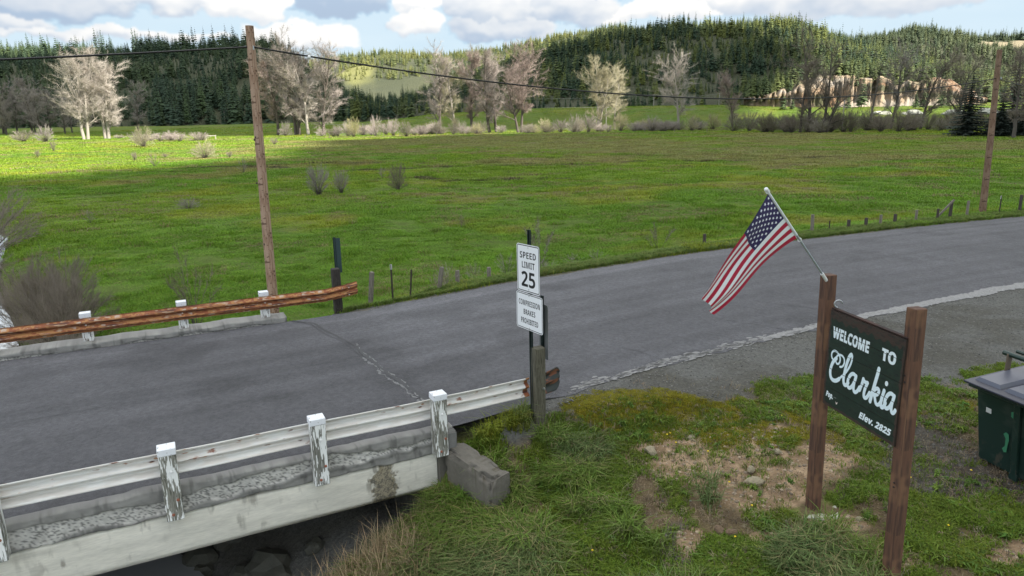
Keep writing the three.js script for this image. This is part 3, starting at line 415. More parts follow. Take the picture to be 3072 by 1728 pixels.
function grow(parts, r, p, d, len, rad, level, o) {
  const n = level === 0 ? 7 : level === 1 ? 4 : 3, pts = [p.clone()], rs = [rad], dirs = [d.clone()]; let q = p.clone(), e = d.clone();
  const wob = o.wob * (level === 0 ? 0.35 : 1);
  for (let i = 1; i <= n; i++) { e.add(V3((r() - 0.5) * wob, (r() - 0.42) * wob * 0.8 + (level ? o.rise : 0), (r() - 0.5) * wob)).normalize(); q = q.clone().addScaledVector(e, len / n); pts.push(q); dirs.push(e.clone()); rs.push(rad * (1 - 0.78 * (i / n) ** 0.9)); }
  limb(level === 0 ? parts.trunk : parts.limbs, pts, rs, level === 0 ? 8 : level === 1 ? 5 : 3);
  if (level === 3) return;
  const kids = o.kids[level];
  for (let k = 0; k < kids; k++) {
    const f = level === 0 ? lerp(o.bare, 1, (k + r()) / kids) : lerp(0.22, 1, (k + r() * 0.9) / kids), i = Math.min(n - 1, Math.floor(f * n)), w = f * n - i, pos = pts[i].clone().lerp(pts[i + 1], w), a = r() * 6.283, dir = dirs[i + 1];
    const side = V3(Math.cos(a), 0, Math.sin(a)); side.sub(dir.clone().multiplyScalar(side.dot(dir))).normalize();
    const spread = level === 0 ? lerp(o.open, o.open * 0.5, f) : 0.8 + 0.9 * r();
    const nd = dir.clone().multiplyScalar(1).addScaledVector(side, spread); if (level === 0) nd.y *= 1; nd.normalize();
    const env = level === 0 ? o.R * (0.55 + 0.75 * Math.sin(Math.PI * clamp(0.15 + 0.75 * (f - o.bare) / (1 - o.bare)))) * (0.45 + 0.95 * r()) : len * (0.34 + 0.26 * r());
    if (level < 2) grow(parts, r, pos, nd, env, rs[i] * (level === 0 ? 0.42 : 0.5), level + 1, o);
    else for (let t = 0; t < o.twigs; t++) { const u = r(), ii = Math.min(n - 1, Math.floor(u * n)); const td = dirs[ii + 1].clone().add(V3(r() - 0.5, r() * 0.9 - 0.38 + o.rise, r() - 0.5).multiplyScalar(2.4)).normalize(); twig(parts.twigs, pts[ii].clone().lerp(pts[ii + 1], u * n - ii), td, (0.7 + 0.9 * r()) * o.twigLen, o.twigR); }
  }
}
function bareTree(seed, H, W, o = {}) {
  const r = rng(seed), parts = { trunk: new Geo(), limbs: new Geo(), twigs: new Geo() };
  const opt = { wob: 0.55, rise: 0.045, kids: [19, 8, 6], twigs: 8, twigLen: H / 20, twigR: 0.024 * H / 28, bare: 0.14, open: 1.5, R: W * 0.52, ...o };
  for (const [dx, lean, s] of o.stems || [[0, 0, 1]]) grow(parts, r, V3(dx, -0.3, 0), V3(lean, 1, (r() - 0.5) * 0.08).normalize(), H * 0.90 * s, H * 0.0165 * (o.thick || 1.3), 0, opt);
  return { trunk: parts.trunk.build(), limbs: parts.limbs.build(), twigs: parts.twigs.build(true) };
}
const barkPale = std({ color: lin(0.30, 0.27, 0.23), roughness: 0.95 }), barkMid = std({ color: lin(0.095, 0.078, 0.064), roughness: 0.95 }), barkTrunk = std({ color: lin(0.080, 0.068, 0.056), roughness: 0.95 });
const twigMats = { pink: std({ color: lin(0.345, 0.295, 0.265), roughness: 0.95 }), red: std({ color: lin(0.315, 0.245, 0.215), roughness: 0.95 }), pale: std({ color: lin(0.40, 0.355, 0.31), roughness: 0.95 }), gold: std({ color: lin(0.38, 0.345, 0.23), roughness: 0.95 }), grey: std({ color: lin(0.275, 0.240, 0.215), roughness: 0.95 }), dark: std({ color: lin(0.205, 0.172, 0.135), roughness: 0.95 }) };
const barks = { pink: barkMid, red: barkMid, pale: barkPale, gold: barkPale, grey: barkTrunk, dark: barkTrunk };
const cottonwoods = [
  [-170.4, -290.0, 31, 15.5, 'pale', 'white-barked cottonwood with broken tops in the sunny meadow beside its twin', { stems: [[0, -0.12, 1], [1.6, 0.05, 0.72]], kids: [20, 8, 5], open: 1.5 }],
  [-164.0, -294.0, 33, 14, 'pale', 'broad pinkish white cottonwood with a full crown beside the broken-topped one', { stems: [[0, 0.04, 1], [1.3, 0.12, 0.8]], kids: [22, 8, 6], open: 1.5 }],
  [-95.8, -300.0, 30, 13, 'red', 'reddish bare cottonwood at the edge of the dense grove behind the tall pole', {}],
  [-87.2, -296.0, 35, 17, 'pink', 'tallest bare cottonwood of the dense grove behind the tall pole', { stems: [[0, 0, 1], [1.2, 0.07, 0.86]] }],
  [-81.0, -292.0, 31, 13, 'pale', 'pale bare cottonwood in the middle of the dense grove', {}],
  [-75.3, -294.0, 33, 15, 'pink', 'bare cottonwood with low twiggy skirts at the sunny end of the dense grove', { bare: 0.06, kids: [21, 8, 6] }],
  [-27.3, -285.0, 29.5, 14, 'pink', 'bare cottonwood with one straight dark trunk beside a yellowish one', {}],
  [-21.9, -288.0, 27, 9, 'gold', 'slender yellowish cottonwood hung with ivy-dark twigs low down', { bare: 0.05 }],
  [-15.0, -290.0, 31, 11, 'red', 'bare cottonwood with a straight trunk, first of three close together', {}],
  [-7.7, -284.0, 31.5, 12, 'pink', 'bare cottonwood whose trunk leans over, in the middle of three', { stems: [[0, -0.13, 1]] }],
  [-5.2, -287.0, 28, 9, 'grey', 'greyish bare cottonwood, last of three close together', {}],
  [4.7, -276.0, 27, 15.5, 'red', 'round-crowned bare cottonwood with forked trunk standing by itself', { stems: [[0, 0.02, 1], [-1.3, -0.12, 0.7]], bare: 0.25 }],
  [35.1, -285.0, 26, 11, 'gold', 'pale yellow cottonwood with twin stems behind the willow thicket', { stems: [[0, -0.03, 1], [0.5, 0.1, 0.85]] }],
  [42.5, -292.0, 23, 8, 'gold', 'narrow yellow-green cottonwood with straight white stem', { stems: [[0, 0, 1]] }],
  [65.7, -280.0, 24.5, 14.5, 'pale', 'silvery rounded cottonwood standing alone among low willows', { bare: 0.2, kids: [21, 8, 6] }],
  [92.6, -300.0, 21, 10, 'red', 'pinkish brown cottonwood with upswept crown in front of the dark firs', { open: 0.8 }],
  [85.3, -212.0, 20.5, 7, 'dark', 'thin dark bare tree at the side of the dark clump', {}],
  [89.2, -215.0, 28, 14, 'dark', 'tallest dark bare cottonwood of the shaded clump before the bluff', { twigs: 4, thick: 1.3, kids: [15, 7, 5] }],
  [91.2, -210.0, 25, 13, 'dark', 'dark bare cottonwood with a low leaning fork in the shaded clump', { stems: [[0, -0.02, 1], [1, 0.22, 0.5]], twigs: 4, thick: 1.2, kids: [14, 7, 5] }],
  [114.4, -230.0, 20, 11, 'dark', 'open-branched dark tree in front of the orange clay', { twigs: 4, kids: [12, 5, 4] }],
  [124.5, -236.0, 22, 14, 'grey', 'grey fan-shaped tree with a low spreading crown before the bluff', { bare: 0.22, open: 1.1 }],
  [129.7, -228.0, 22.5, 13.5, 'dark', 'dense brown bare tree between the fan-shaped one and the leaning one', {}],
  [143.4, -232.0, 20, 12, 'dark', 'dark leaning bare tree near the spruces', { stems: [[0, 0.08, 1], [0.8, 0.2, 0.55]], twigs: 5 }],
  [-204.3, -400.0, 24, 13, 'grey', 'dull grey bare tree at the foot of the dark wooded hill', {}],
  [105.0, -150.0, 18, 8, 'dark', 'brown bare tree behind the roadside pole and spruces', {}],
];
cottonwoods.forEach(([x, z, h, w, tone, label, o], i) => {
  const t = bareTree(500 + i * 7, h, w, o), g = thing('cottonwood_tree', label, 'tree', [x, groundY(x, z) + 0.1, z], 0, 'bare cottonwoods across the valley');
  part('trunk', t.trunk, barks[tone], g); part('limbs', t.limbs, tone === 'pale' || tone === 'gold' ? barkPale : barks[tone], g); part('crown', t.twigs, twigMats[tone], g);
});
{
  const protos = [bareTree(901, 25, 13, { twigs: 7 }), bareTree(902, 23, 11, { twigs: 7 }), bareTree(903, 27, 14, { twigs: 7 })];
  [[-278.9, -400, 26.9], [-274.6, -405, 24.3], [-269.3, -410, 27.8], [-258.1, -400, 24.5], [-262.0, -415, 23.6], [-250.0, -408, 21.5], [-288.6, -400, 26], [-263.3, -380, 20.9], [-248.6, -385, 19.9], [-232.7, -380, 16], [-281, -385, 22], [-241, -400, 18], [-256, -392, 22], [-272, -392, 24], [-228, -392, 14], [-295, -392, 25]].forEach(([x, z, h], i) => {
    const t = protos[i % 3], g = thing('cottonwood_tree', 'grey leafless tree in the shaded grove at the foot of the dark wooded hill', 'tree', [x, groundY(x, z) - 0.2, z], i * 1.3, 'grey grove at the hill foot'); g.scale.setScalar(h / 25);
    part('trunk', t.trunk, barks.grey, g); part('limbs', t.limbs, barks.grey, g); part('crown', t.twigs, twigMats.grey, g);
  });
}
// ---------------------------------------------------------------- shrubs: stems fanning from the root, unit size
function shrub(seed, stems, twigs, low, rad = 0.008, leafy = 0) {   // stems reach out to a rounded dome of radius and height 1; low: how far down the sides they go
  const r = rng(seed), S = new Geo(), T = new Geo(), Lf = new Geo();
  for (let k = 0; k < stems; k++) {
    const a = r() * 6.283, y = lerp(low, 1, Math.pow(r(), 0.8)), q = Math.sqrt(1 - y * y * 0.9), f = 0.72 + 0.34 * r(), e = V3(Math.cos(a) * q * f, y * f, Math.sin(a) * q * f), b = V3(Math.cos(a) * 0.08 * r(), -0.04, Math.sin(a) * 0.08 * r()), c = V3(e.x * 0.35, e.y * 0.62, e.z * 0.35); const pts = [], rs = [];
    for (let i = 0; i <= 5; i++) { const t = i / 5; pts.push(V3(0, 0, 0).addScaledVector(b, (1 - t) ** 2).addScaledVector(c, 2 * t * (1 - t)).addScaledVector(e, t * t).add(V3((r() - 0.5) * 0.05, (r() - 0.5) * 0.03, (r() - 0.5) * 0.05))); rs.push(rad * (1 - 0.17 * i)); }
    limb(S, pts, rs, 4);
    for (let t = 0; t < twigs; t++) { const u = 0.3 + 0.7 * Math.sqrt(r()), i = Math.min(4, Math.floor(u * 5)), p = pts[i].clone().lerp(pts[i + 1], u * 5 - i), td = pts[i + 1].clone().sub(pts[i]).normalize().add(V3(r() - 0.5, r() * 0.8 - 0.25, r() - 0.5).multiplyScalar(2.0)).normalize(), L = 0.10 + 0.16 * r(); twig(T, p, td, L, rad * 0.42); for (let m = 0; m < leafy; m++) { const o = p.clone().addScaledVector(td, L * (0.3 + 0.7 * r())), s = 0.011 + 0.012 * r(), g = V3(r() - 0.5, r() - 0.3, r() - 0.5).normalize(), h = V3(r() - 0.5, r() - 0.5, r() - 0.5).cross(g).normalize(); const A = Lf.v(o.x, o.y, o.z), B = Lf.v(o.x + g.x * s + h.x * s * 0.5, o.y + g.y * s + h.y * s * 0.5, o.z + g.z * s + h.z * s * 0.5), D = Lf.v(o.x + g.x * 2 * s, o.y + g.y * 2 * s, o.z + g.z * 2 * s), E2 = Lf.v(o.x + g.x * s - h.x * s * 0.5, o.y + g.y * s - h.y * s * 0.5, o.z + g.z * s - h.z * s * 0.5); Lf.q(A, B, D, E2); } }
  }
  return { stems: S.build(), twigs: T.build(true), leaves: leafy ? Lf.build(true) : null };
}
const bushKinds = [shrub(31, 70, 30, 0.15, 0.008, 1), shrub(32, 80, 30, 0.25, 0.0075), shrub(33, 70, 30, 0.05, 0.008, 1), shrub(34, 76, 28, 0.12, 0.0075, 2), shrub(35, 24, 26, 0.3, 0.009)];
const leafGold = std({ color: lin(0.27, 0.25, 0.09), roughness: 0.8 }), leafGreen = std({ color: lin(0.16, 0.19, 0.05), roughness: 0.8 }), leafDull = std({ color: lin(0.12, 0.115, 0.05), roughness: 0.8 });
function bush(x, z, h, w, kind, tone, leaf, label, group, name = 'willow_bush') {
  const b = bushKinds[kind], g = thing(name, label, 'bush', [x, groundY(x, z), z], x * 3.1, group); g.scale.set(w * 0.56, h * 1.02, w * 0.56);
  part('stems', b.stems, barks[tone === 'gold' ? 'pink' : tone] || barkMid, g); part('twigs', b.twigs, twigMats[tone], g); if (b.leaves && leaf) part('leaves', b.leaves, leaf, g); return g;
}
{
  const rows = [[-58.5, -262.0, 5.3, 5.0], [-55.5, -258.0, 6.5, 5.6, 'y'], [-47.7, -258.0, 6.9, 5.4], [-40.8, -255.0, 6.3, 5.3], [-35.1, -246.0, 5.0, 4.7, 'g'], [-31.9, -262.0, 3.9, 6.5], [-20.3, -262.0, 4.0, 5.0, 'g'], [-11.7, -262.0, 3.8, 5.0, 'y'], [13.2, -270.0, 4.8, 6.2, 'y'], [18.8, -266.0, 5.0, 7.3], [23.6, -262.0, 6.3, 6.4], [28.9, -264.0, 6.6, 7.6], [41.7, -270.0, 6.0, 7.4, 'y'], [45.2, -262.0, 3.4, 5.8], [51.7, -262.0, 5.3, 7.2], [55.4, -258.0, 4.4, 7.1], [65.1, -258.0, 5.0, 6.1, 'y'], [76.4, -272.0, 5.7, 6.4, 'y'], [74.4, -240.0, 5.6, 7.9, 'g'], [79.0, -238.0, 6.3, 6.5, 'g'], [79.2, -222.0, 5.6, 6.1, 'd'], [83.2, -218.0, 5.0, 7.8, 'd'], [94.4, -212.0, 6.5, 6.7, 'd'], [98.3, -208.0, 5.8, 5.7, 'd'], [109.8, -222.0, 6.6, 6.7, 'd'], [105.4, -205.0, 5.1, 6.7, 'd'], [110.5, -205.0, 6.1, 8.4, 'd'], [120.5, -215.0, 4.9, 6.5, 'd'], [126.4, -218.0, 5.4, 6.6, 'd'], [134.8, -222.0, 4.7, 6.7, 'd'], [136.6, -218.0, 4.1, 5.4, 'd'], [-62.8, -265.0, 4.4, 4.3], [-87.9, -285.0, 5.4, 5.4], [35.3, -258.0, 2.8, 4.2], [122.9, -206.0, 3.2, 5.1, 'g'], [-181.2, -270.0, 4.0, 8.8, 'g'], [-161.7, -300.0, 1.5, 5.4], [115.5, -209, 5, 8, 'd'], [130, -211, 4.2, 7, 'd'], [88, -205, 3.6, 6, 'd'], [-70, -270, 3.2, 5], [60, -266, 3.6, 6], [33, -270, 3.6, 6], [-3, -270, 3.2, 5], [8, -272, 3.4, 5]];
  { const r = rng(88); for (let i = 0; i < 34; i++) { const x = lerp(-66, 78, r()), z = -262 - 14 * r(); rows.push([x, z, 2.4 + 2.6 * r(), 4.5 + 3 * r(), r() < 0.2 ? 'y' : r() < 0.3 ? 'g' : undefined]); } for (let i = 0; i < 22; i++) { const x = lerp(78, 150, r()), z = -208 - 26 * r(); rows.push([x, z, 3.6 + 3 * r(), 5.5 + 3.5 * r(), 'd']); } for (let i = 0; i < 9; i++) rows.push([lerp(-122, -96, r()), -232 - 10 * r(), 2 + 1.2 * r(), 5 + 2 * r()]); }
  rows.forEach(([x, z, h, w, c], i) => c === 'd' ? bush(x, z, h, w, [3, 1, 0][i % 3], i % 3 ? 'dark' : 'grey', leafDull, 'dark brown willow bush in the shaded thicket below the clay bluff', 'dark willows before the bluff') : c === 'y' ? bush(x, z, h, w, i % 2 ? 3 : 0, 'gold', leafGold, 'yellow-green leafing willow bush in the sunny row across the valley', 'yellow willows across the valley') : c === 'g' ? bush(x, z, h, w, 3, 'grey', leafDull, 'dull greenish grey willow bush between the sunny row and the shade', 'grey-green willows across the valley') : bush(x, z, h, w, i % 2 ? 1 : 2, 'pink', null, 'pinkish leafless willow bush in the sunny row across the valley', 'pink willows across the valley'));
  const field = [[-95.2, -188.0, 4.9, 5.4, 0, 'gold', 'g', 'round willow bush on one stem in the sunny meadow'], [-53.2, -125.5, 2.9, 4.6, 2, 'gold', 'g', 'wide olive willow bush in the meadow by a wet ditch'], [-16.2, -60.0, 2.7, 2.3, 1, 'grey', 'g', 'larger of two upright willow bushes side by side in the meadow'], [-14.5, -61.0, 2.1, 1.6, 1, 'grey', 'g', 'smaller of two upright willow bushes side by side in the meadow'], [-10.0, -63.5, 2.2, 1.9, 0, 'dark', 'g', 'dark upright willow bush by itself in the middle of the meadow'], [-13.6, -76.0, 1.4, 0.8, 4, 'grey', 0, 'thin little bush behind the dark upright willow'], [-32.8, -88.0, 2.2, 1.3, 4, 'grey', 0, 'thin bare sapling near the tall pole in the meadow'], [-51.5, -104.0, 2.1, 2.3, 4, 'dark', 0, 'sparse dark bush nearer the road than the olive willow'], [-63.7, -122.0, 1.6, 1.1, 1, 'dark', 0, 'tiny dark bush in the sunny grass'], [-62.3, -130.0, 0.8, 1.4, 1, 'dark', 0, 'low dark tuft of a bush in the sunny grass'], [-107.5, -170.0, 2.5, 1.5, 1, 'dark', 0, 'small dark bush nearest the twin white cottonwoods'], [-91.8, -140.0, 1.5, 1.1, 1, 'dark', 0, 'small dark bush out in the lit meadow'], [-23.7, -52.0, 0.8, 1.8, 2, 'grey', 0, 'low grey bush spread on the grass'], [-2.8, -40.0, 0.9, 0.4, 4, 'dark', 0, 'little dead stem of a bush behind the speed sign'], [-26.9, -45.0, 1.0, 0.7, 4, 'grey', 0, 'little grey sapling in the near meadow'], [-61.9, -190.0, 1.8, 2.3, 1, 'dark', 0, 'low dark bush in the sun before the dense grove'], [-166.7, -260.0, 5.8, 6.8, 2, 'grey', 0, 'rounded grey bush before the twin white cottonwoods'], [-49.5, -127, 1.1, 1.4, 1, 'dark', 0, 'dark scrap of a bush at the foot of the olive willow']];
  for (const [x, z, h, w, k, tone, lf, label] of field) bush(x, z, h, w, k, tone, lf ? leafDull : null, label);
}
{ // shrubs near the road: built larger, with real twig sizes
  const near = shrub(41, 16, 34, 0.35, 0.007, 2), thick = shrub(42, 74, 44, 0.05, 0.0058, 0), leftie = shrub(43, 60, 44, 0.02, 0.006, 0), sap = shrub(44, 7, 34, 0.6, 0.006, 3), weed = shrub(45, 26, 16, 0.35, 0.006, 0);
  const put = (b, x, z, h, w, tone, leaf, label, name = 'bare_shrub', turn = 0, group) => { const g = thing(name, label, 'shrub', [x, groundY(x, z), z], turn, group); g.scale.set(w * 0.56, h, w * 0.56); part('stems', b.stems, barks[tone], g); part('twigs', b.twigs, twigMats[tone], g); if (b.leaves && leaf) part('leaves', b.leaves, leaf, g); };
  put(near, -9.75, -20.9, 2.3, 2.0, 'dark', leafGreen, 'budding bare shrub just behind the rusty guardrail');
  put(sap, 1.2, -28.6, 2.0, 2.4, 'grey', leafDull, 'budding sapling in the ditch behind the speed sign');
  put(sap, 6.2, -29.3, 1.4, 1.6, 'grey', leafDull, 'small budding sapling beside the roadside fence stumps', 'bare_shrub', 2);
  put(leftie, -29.6, -39.0, 4.4, 6.4, 'dark', null, 'large tangled bare shrub on the creek bank across the meadow');
  put(leftie, -25.6, -33.6, 1.7, 2.8, 'dark', null, 'dark low shrub below the large tangled one', 'bare_shrub', 1);
  const along = ['by the rail post', 'over the kerb', 'nearest the meadow grass', 'in the middle of the thicket', 'at the edge of the bright water', 'leaning over the bright water', 'farthest up the creek'];
  [[-12.3, -18.0, 1.7, 2.2, 'dark'], [-12.9, -19.3, 2.1, 2.4, 'dark'], [-13.2, -20.6, 2.2, 2.2, 'dark'], [-14.2, -20.8, 2.6, 2.6, 'dark'], [-15.2, -21.8, 2.9, 2.6, 'dark'], [-16.3, -22.6, 2.6, 2.6, 'dark'], [-15.3, -23.6, 2.3, 2.6, 'dark']].forEach(([x, z, h, w, tone], i) => put(thick, x, z, h, w, tone, null, 'grey thorny shrub of the creekside thicket, ' + along[i], 'bare_shrub', i * 1.3));
  put(thick, -12.6, -16.2, 1.5, 2.2, 'dark', null, 'dark low brambles under the rusty rail', 'bare_shrub', 4);
  put(thick, -11.0, -15.8, 1.1, 1.7, 'dark', null, 'dark low brambles by the post of the rusty rail', 'bare_shrub', 5);
  for (let i = 0; i < 9; i++) { const x = -2.2 + i * 0.62 + 0.3 * Math.sin(i * 5), z = zFar(x) - 2.1 - 0.5 * Math.cos(i * 3); put(weed, x, z, 0.62 + 0.2 * Math.sin(i * 7), 0.9, 'pink', null, 'dead brown weed clump on the bank between the road and the fence', 'dead_weeds', i, 'dead weed clumps on the bank'); }
}
// ---------------------------------------------------------------- weathered materials
const concreteTex = (seed, pale, streak, chip, damp) => tex(1024, 512, (u, v) => { const n = fbm(u * 12, v * 6, 5, seed), f = fbm(u * 90, v * 45, 3, seed + 5), st = fbm(u * 70, v * 2.2, 4, seed + 9); let k = 0.62 + 0.35 * n + 0.18 * (f - 0.5); let c = [pale[0] * k, pale[1] * k, pale[2] * k]; const s = streak * ss(0.55, 0.75, st) * ss(0.35, 0.65, fbm(u * 9, v * 0.7, 3, seed + 14)) * ss(0.05, 0.55, v + 0.5 * (st - 0.5)); c = mix3(c, [0.09, 0.075, 0.05], s); if (damp) { const q = Math.hypot((u - 0.863 + 0.02 * (n - 0.5)) / 0.030, (v - 0.40) / 0.80) + (fbm(u * 120, v * 11, 4, 43) - 0.5) * 0.9, sp = vn(u * 420, v * 40, 47); c = mix3(c, mix3([0.26, 0.22, 0.14], [0.07, 0.06, 0.042], ss(0.35, 0.7, sp * 0.5 + fbm(u * 160, v * 15, 3, 49) * 0.5)), 0.9 * ss(1.05, 0.75, q)); } if (chip) { const e = ss(0.06, -0.02, Math.abs(v - 0.45 - 0.28 * (fbm(u * 7, 3, 4, seed + 20) - 0.5)) - 0.20 - 0.42 * (fbm(u * 17, 6, 3, seed + 23) - 0.5)); const peb = vn(u * 420, v * 70, 6), a = 0.40 + 0.25 * vn(u * 260, v * 44, 9) + 0.1 * n; c = mix3(c, mix3([a, a * 0.96, a * 0.88], [0.10, 0.095, 0.085], ss(0.62, 0.8, peb)), e); } return c; });
const fasciaMat = std({ map: concreteTex(1001, [0.86, 0.82, 0.71], 0.6, false, true), roughness: 0.9, bumpMap: soilBump, bumpScale: 0.004 });
const kerbTopMat = std({ map: concreteTex(1061, [0.20, 0.195, 0.185], 0.35, false), roughness: 0.95 });
const wingMat = std({ map: concreteTex(1081, [0.185, 0.168, 0.140], 0.9, false), roughness: 0.95, bumpMap: soilBump, bumpScale: 0.006 });
const paintFlake = (seed, cover, wood, grainX = 64, grainY = 9) => tex(512, 1024, (u, v) => { const g = fbm(u * grainX, v * grainY, 4, seed), f = fbm(u * 150, v * 10, 3, seed + 4), b = fbm(u * 9, v * 3.2, 3, seed + 8); const w = mix3(wood, [wood[0] * 0.45, wood[1] * 0.45, wood[2] * 0.42], ss(0.45, 0.7, f)); const p = ss(-0.01, 0.05, g * 0.5 + b * 0.5 - (1 - cover) + 0.16 * (f - 0.5)); const k = 0.70 + 0.12 * f; return mix3(w, [k, k, k * 0.97], p); });
const postMat = std({ map: paintFlake(1101, 0.47, [0.22, 0.215, 0.18]), roughness: 0.9 }), postMat2 = std({ map: paintFlake(1151, 0.52, [0.20, 0.195, 0.17]), roughness: 0.9 });
const farPostMat = std({ map: paintFlake(1171, 0.62, [0.14, 0.115, 0.09]), roughness: 0.9 });
const capMat = std({ color: lin(0.76, 0.77, 0.80), map: tex(256, 256, (u, v) => { const k = 0.90 + 0.1 * fbm(u * 8, v * 8, 4, 1201) - (fbm(u * 18, v * 14, 3, 1205) > 0.70 ? 0.45 : 0); return [k, k, k]; }), roughness: 0.6 });
const rustMetal = (seed, rust, ends) => tex(1024, 256, (u, v) => { const a = fbm(u * 34, v * 13, 5, seed), b = fbm(u * 5, v * 2.5, 3, seed + 5), l = fbm(u * 9, v * 22, 4, seed + 9), p = ss(0.0, 0.09, a * 0.5 + b * 0.3 + l * 0.2 - (1 - rust) + (ends ? 0.5 * ss(0.035, 0.0, Math.min(u, 1 - u) + 0.03 * (a - 0.5)) : 0)); const base = 0.66 + 0.16 * fbm(u * 40, v * 30, 3, seed + 11); const white = mix3(rust > 0.5 ? [0.52, 0.43, 0.36] : [base, base * 0.985, base * 0.94], [0.42, 0.27, 0.16], (rust > 0.5 ? 0.9 : 0.2) * ss(0.3, 0.6, fbm(u * 14, v * 16, 3, seed + 13))); const rr = mix3([0.27, 0.085, 0.035], [0.42, 0.20, 0.075], ss(0.4, 0.62, fbm(u * 50, v * 18, 3, seed + 15))); return mix3(white, mix3(rr, [0.10, 0.04, 0.028], ss(0.56, 0.72, l)), p); });
const nearRailMat = std({ map: rustMetal(1301, 0.36, true), roughness: 0.5, metalness: 0.1 }), farRailMat = std({ map: rustMetal(1341, 0.66), roughness: 0.75, metalness: 0.1 });
const boltRust = std({ color: lin(0.24, 0.085, 0.05), roughness: 0.8 }), boltWhite = std({ color: lin(0.7, 0.7, 0.68), roughness: 0.5 }), steel = std({ color: lin(0.45, 0.46, 0.47), roughness: 0.35, metalness: 0.9 });
const darkTimber = std({ map: paintFlake(1401, 0.02, [0.115, 0.105, 0.075]), roughness: 0.9 }), blackTimber = std({ map: paintFlake(1421, 0.02, [0.045, 0.038, 0.032]), roughness: 0.9 });

// ---------------------------------------------------------------- bridge (its own axes: x along the rail, z toward the near side)
const bridge = thing('bridge', 'short concrete road bridge with chipped kerbs over the creek', 'bridge', [BR.x, 0, BR.z], Math.atan2(BR.s, BR.c));
{
  // a long beam whose lower front edge is broken away unevenly; uv in its own length and height
  const beam = (x0, x1, yTop, yBot, zFront, zBack, ragTop, ragBot, seed, step = 0.06) => {
    const g = new Geo(); let m = 0; const L = 6.2;
    for (let x = x0; x <= x1 + 1e-6; x += step) {
      const n = fbm(x * 2.1, seed, 4, 71) - 0.5, n2 = fbm(x * 6.3, seed, 3, 73) - 0.5, f = zFront + n2 * ragTop * 0.4;
      const yt = yTop + n * ragTop * 0.6, yb = yBot + (n + n2) * ragBot;
      const prof = [[yb, zBack], [yb, f - 0.03], [lerp(yb, yt, 0.12), f - 0.008 + n2 * ragBot * 0.25], [lerp(yb, yt, 0.5), f + (fbm(x * 4, seed + 2, 3, 77) - 0.5) * ragTop * 0.5], [lerp(yb, yt, 0.9), f], [yt, f - 0.03], [yt, zBack]];
      prof.forEach(([y, z], i) => g.v(x, y, z, x / L, i < 2 ? 0.02 * i : i > 4 ? 0.93 + 0.03 * (i - 5) : clamp((y - yBot) / (yTop - yBot), 0.04, 0.93)));
      if (m) for (let i = 0; i < 6; i++) { const a = (m - 1) * 7 + i, b = m * 7 + i; g.q(a, b, b + 1, a + 1); }
      m++;
    }
    for (const k of [0, m - 1]) for (let i = 1; i < 6; i++) k ? g.t(k * 7, k * 7 + i, k * 7 + i + 1) : g.t(k * 7, k * 7 + i + 1, k * 7 + i);
    return g.build();
  };
  // kerb face: where its skin has broken off, the pebbly concrete behind lies deeper
  const kerb = (x0, x1, yTop, yBot, zF, zB, seed, rough) => {
    const g = new Geo(); g.c = []; const dx = 0.022, nx = Math.round((x1 - x0) / dx), ny = 24;
    for (let i = 0; i <= nx; i++) {
      const x = lerp(x0, x1, i / nx), ub = 0.68 + 0.55 * (fbm(x * 1.3, seed, 4, 21) - 0.5), lb = 0.30 + 0.9 * (fbm(x * 1.1 + 9, seed, 4, 25) - 0.5), yt = yTop + (fbm(x * 2.3, seed, 4, 71) - 0.5) * 0.05, yb = yBot + (fbm(x * 2.7, seed + 3, 4, 73) - 0.5) * 0.09;
      g.v(x, yt, zB, x, 0); { const k = 0.29 * (0.7 + 0.6 * fbm(x * 3, seed + 8, 3, 5)); g.c.push(k, k * 0.97, k * 0.92); }
      for (let j = 0; j <= ny; j++) {
        const f = 1 - j / ny, n = fbm(x * 9, f * 5, 4, seed + 31), m = ss(-0.02, 0.02, Math.min(ub - f, f - lb) + 0.10 * (fbm(x * 6, f * 3.4, 3, seed + 35) - 0.5)), under = ss(0.02, -0.02, f - lb + 0.14), peb = hash(Math.floor(x / 0.033 + 0.7 * n), Math.floor(f * 15 + 0.8 * n), seed), fine = hash(i, j, seed + 2);
        const z = zF - 0.026 * m * rough - 0.012 * under + (n - 0.5) * 0.02 * (1 + m) + (fine - 0.5) * 0.012 * m - (j === 0 ? 0.025 : 0) - (j === ny ? 0.03 : 0);
        g.v(x, lerp(yb, yt, f) - (j === 0 ? 0.004 : 0), z, x, f * 0.5);
        const skin = 0.31 * (0.66 + 0.62 * n) * (1 - 0.35 * ss(0.55, 0.7, fbm(x * 14, f * 1.6, 3, seed + 41))), sp = (0.54 + 0.10 * peb) * (fine < 0.10 + 0.34 * fbm(x * 5, f * 2.5, 3, seed + 51) ? 0.4 : 0.85 + 0.3 * fine) * (0.8 + 0.4 * n);
        const c = mix3([skin, skin * 0.97, skin * 0.9], [sp, sp * 0.965, sp * 0.89], m); g.c.push(...c);
      }
      g.v(x, yb, zB, x, 0); g.c.push(0.29, 0.28, 0.26);
      const w = ny + 3; if (i) for (let j = 0; j + 1 < w; j++) { const a = (i - 1) * w + j, b = i * w + j; g.q(a, a + 1, b + 1, b); }
    }
    const w = ny + 3; for (const k of [0, nx]) for (let j = 1; j + 1 < w; j++) k ? g.t(k * w, k * w + j, k * w + j + 1) : g.t(k * w, k * w + j + 1, k * w + j);
    return g.build();
  };
  const kerbVert = std({ vertexColors: true, roughness: 0.95, bumpMap: soilBump, bumpScale: 0.008 });
  part('kerb', kerb(-13, 0.24, 0.155, -0.25, -0.10, -0.265, 3, 1), kerbVert, bridge, 'chipped concrete kerb with exposed pebbles under the white rail');
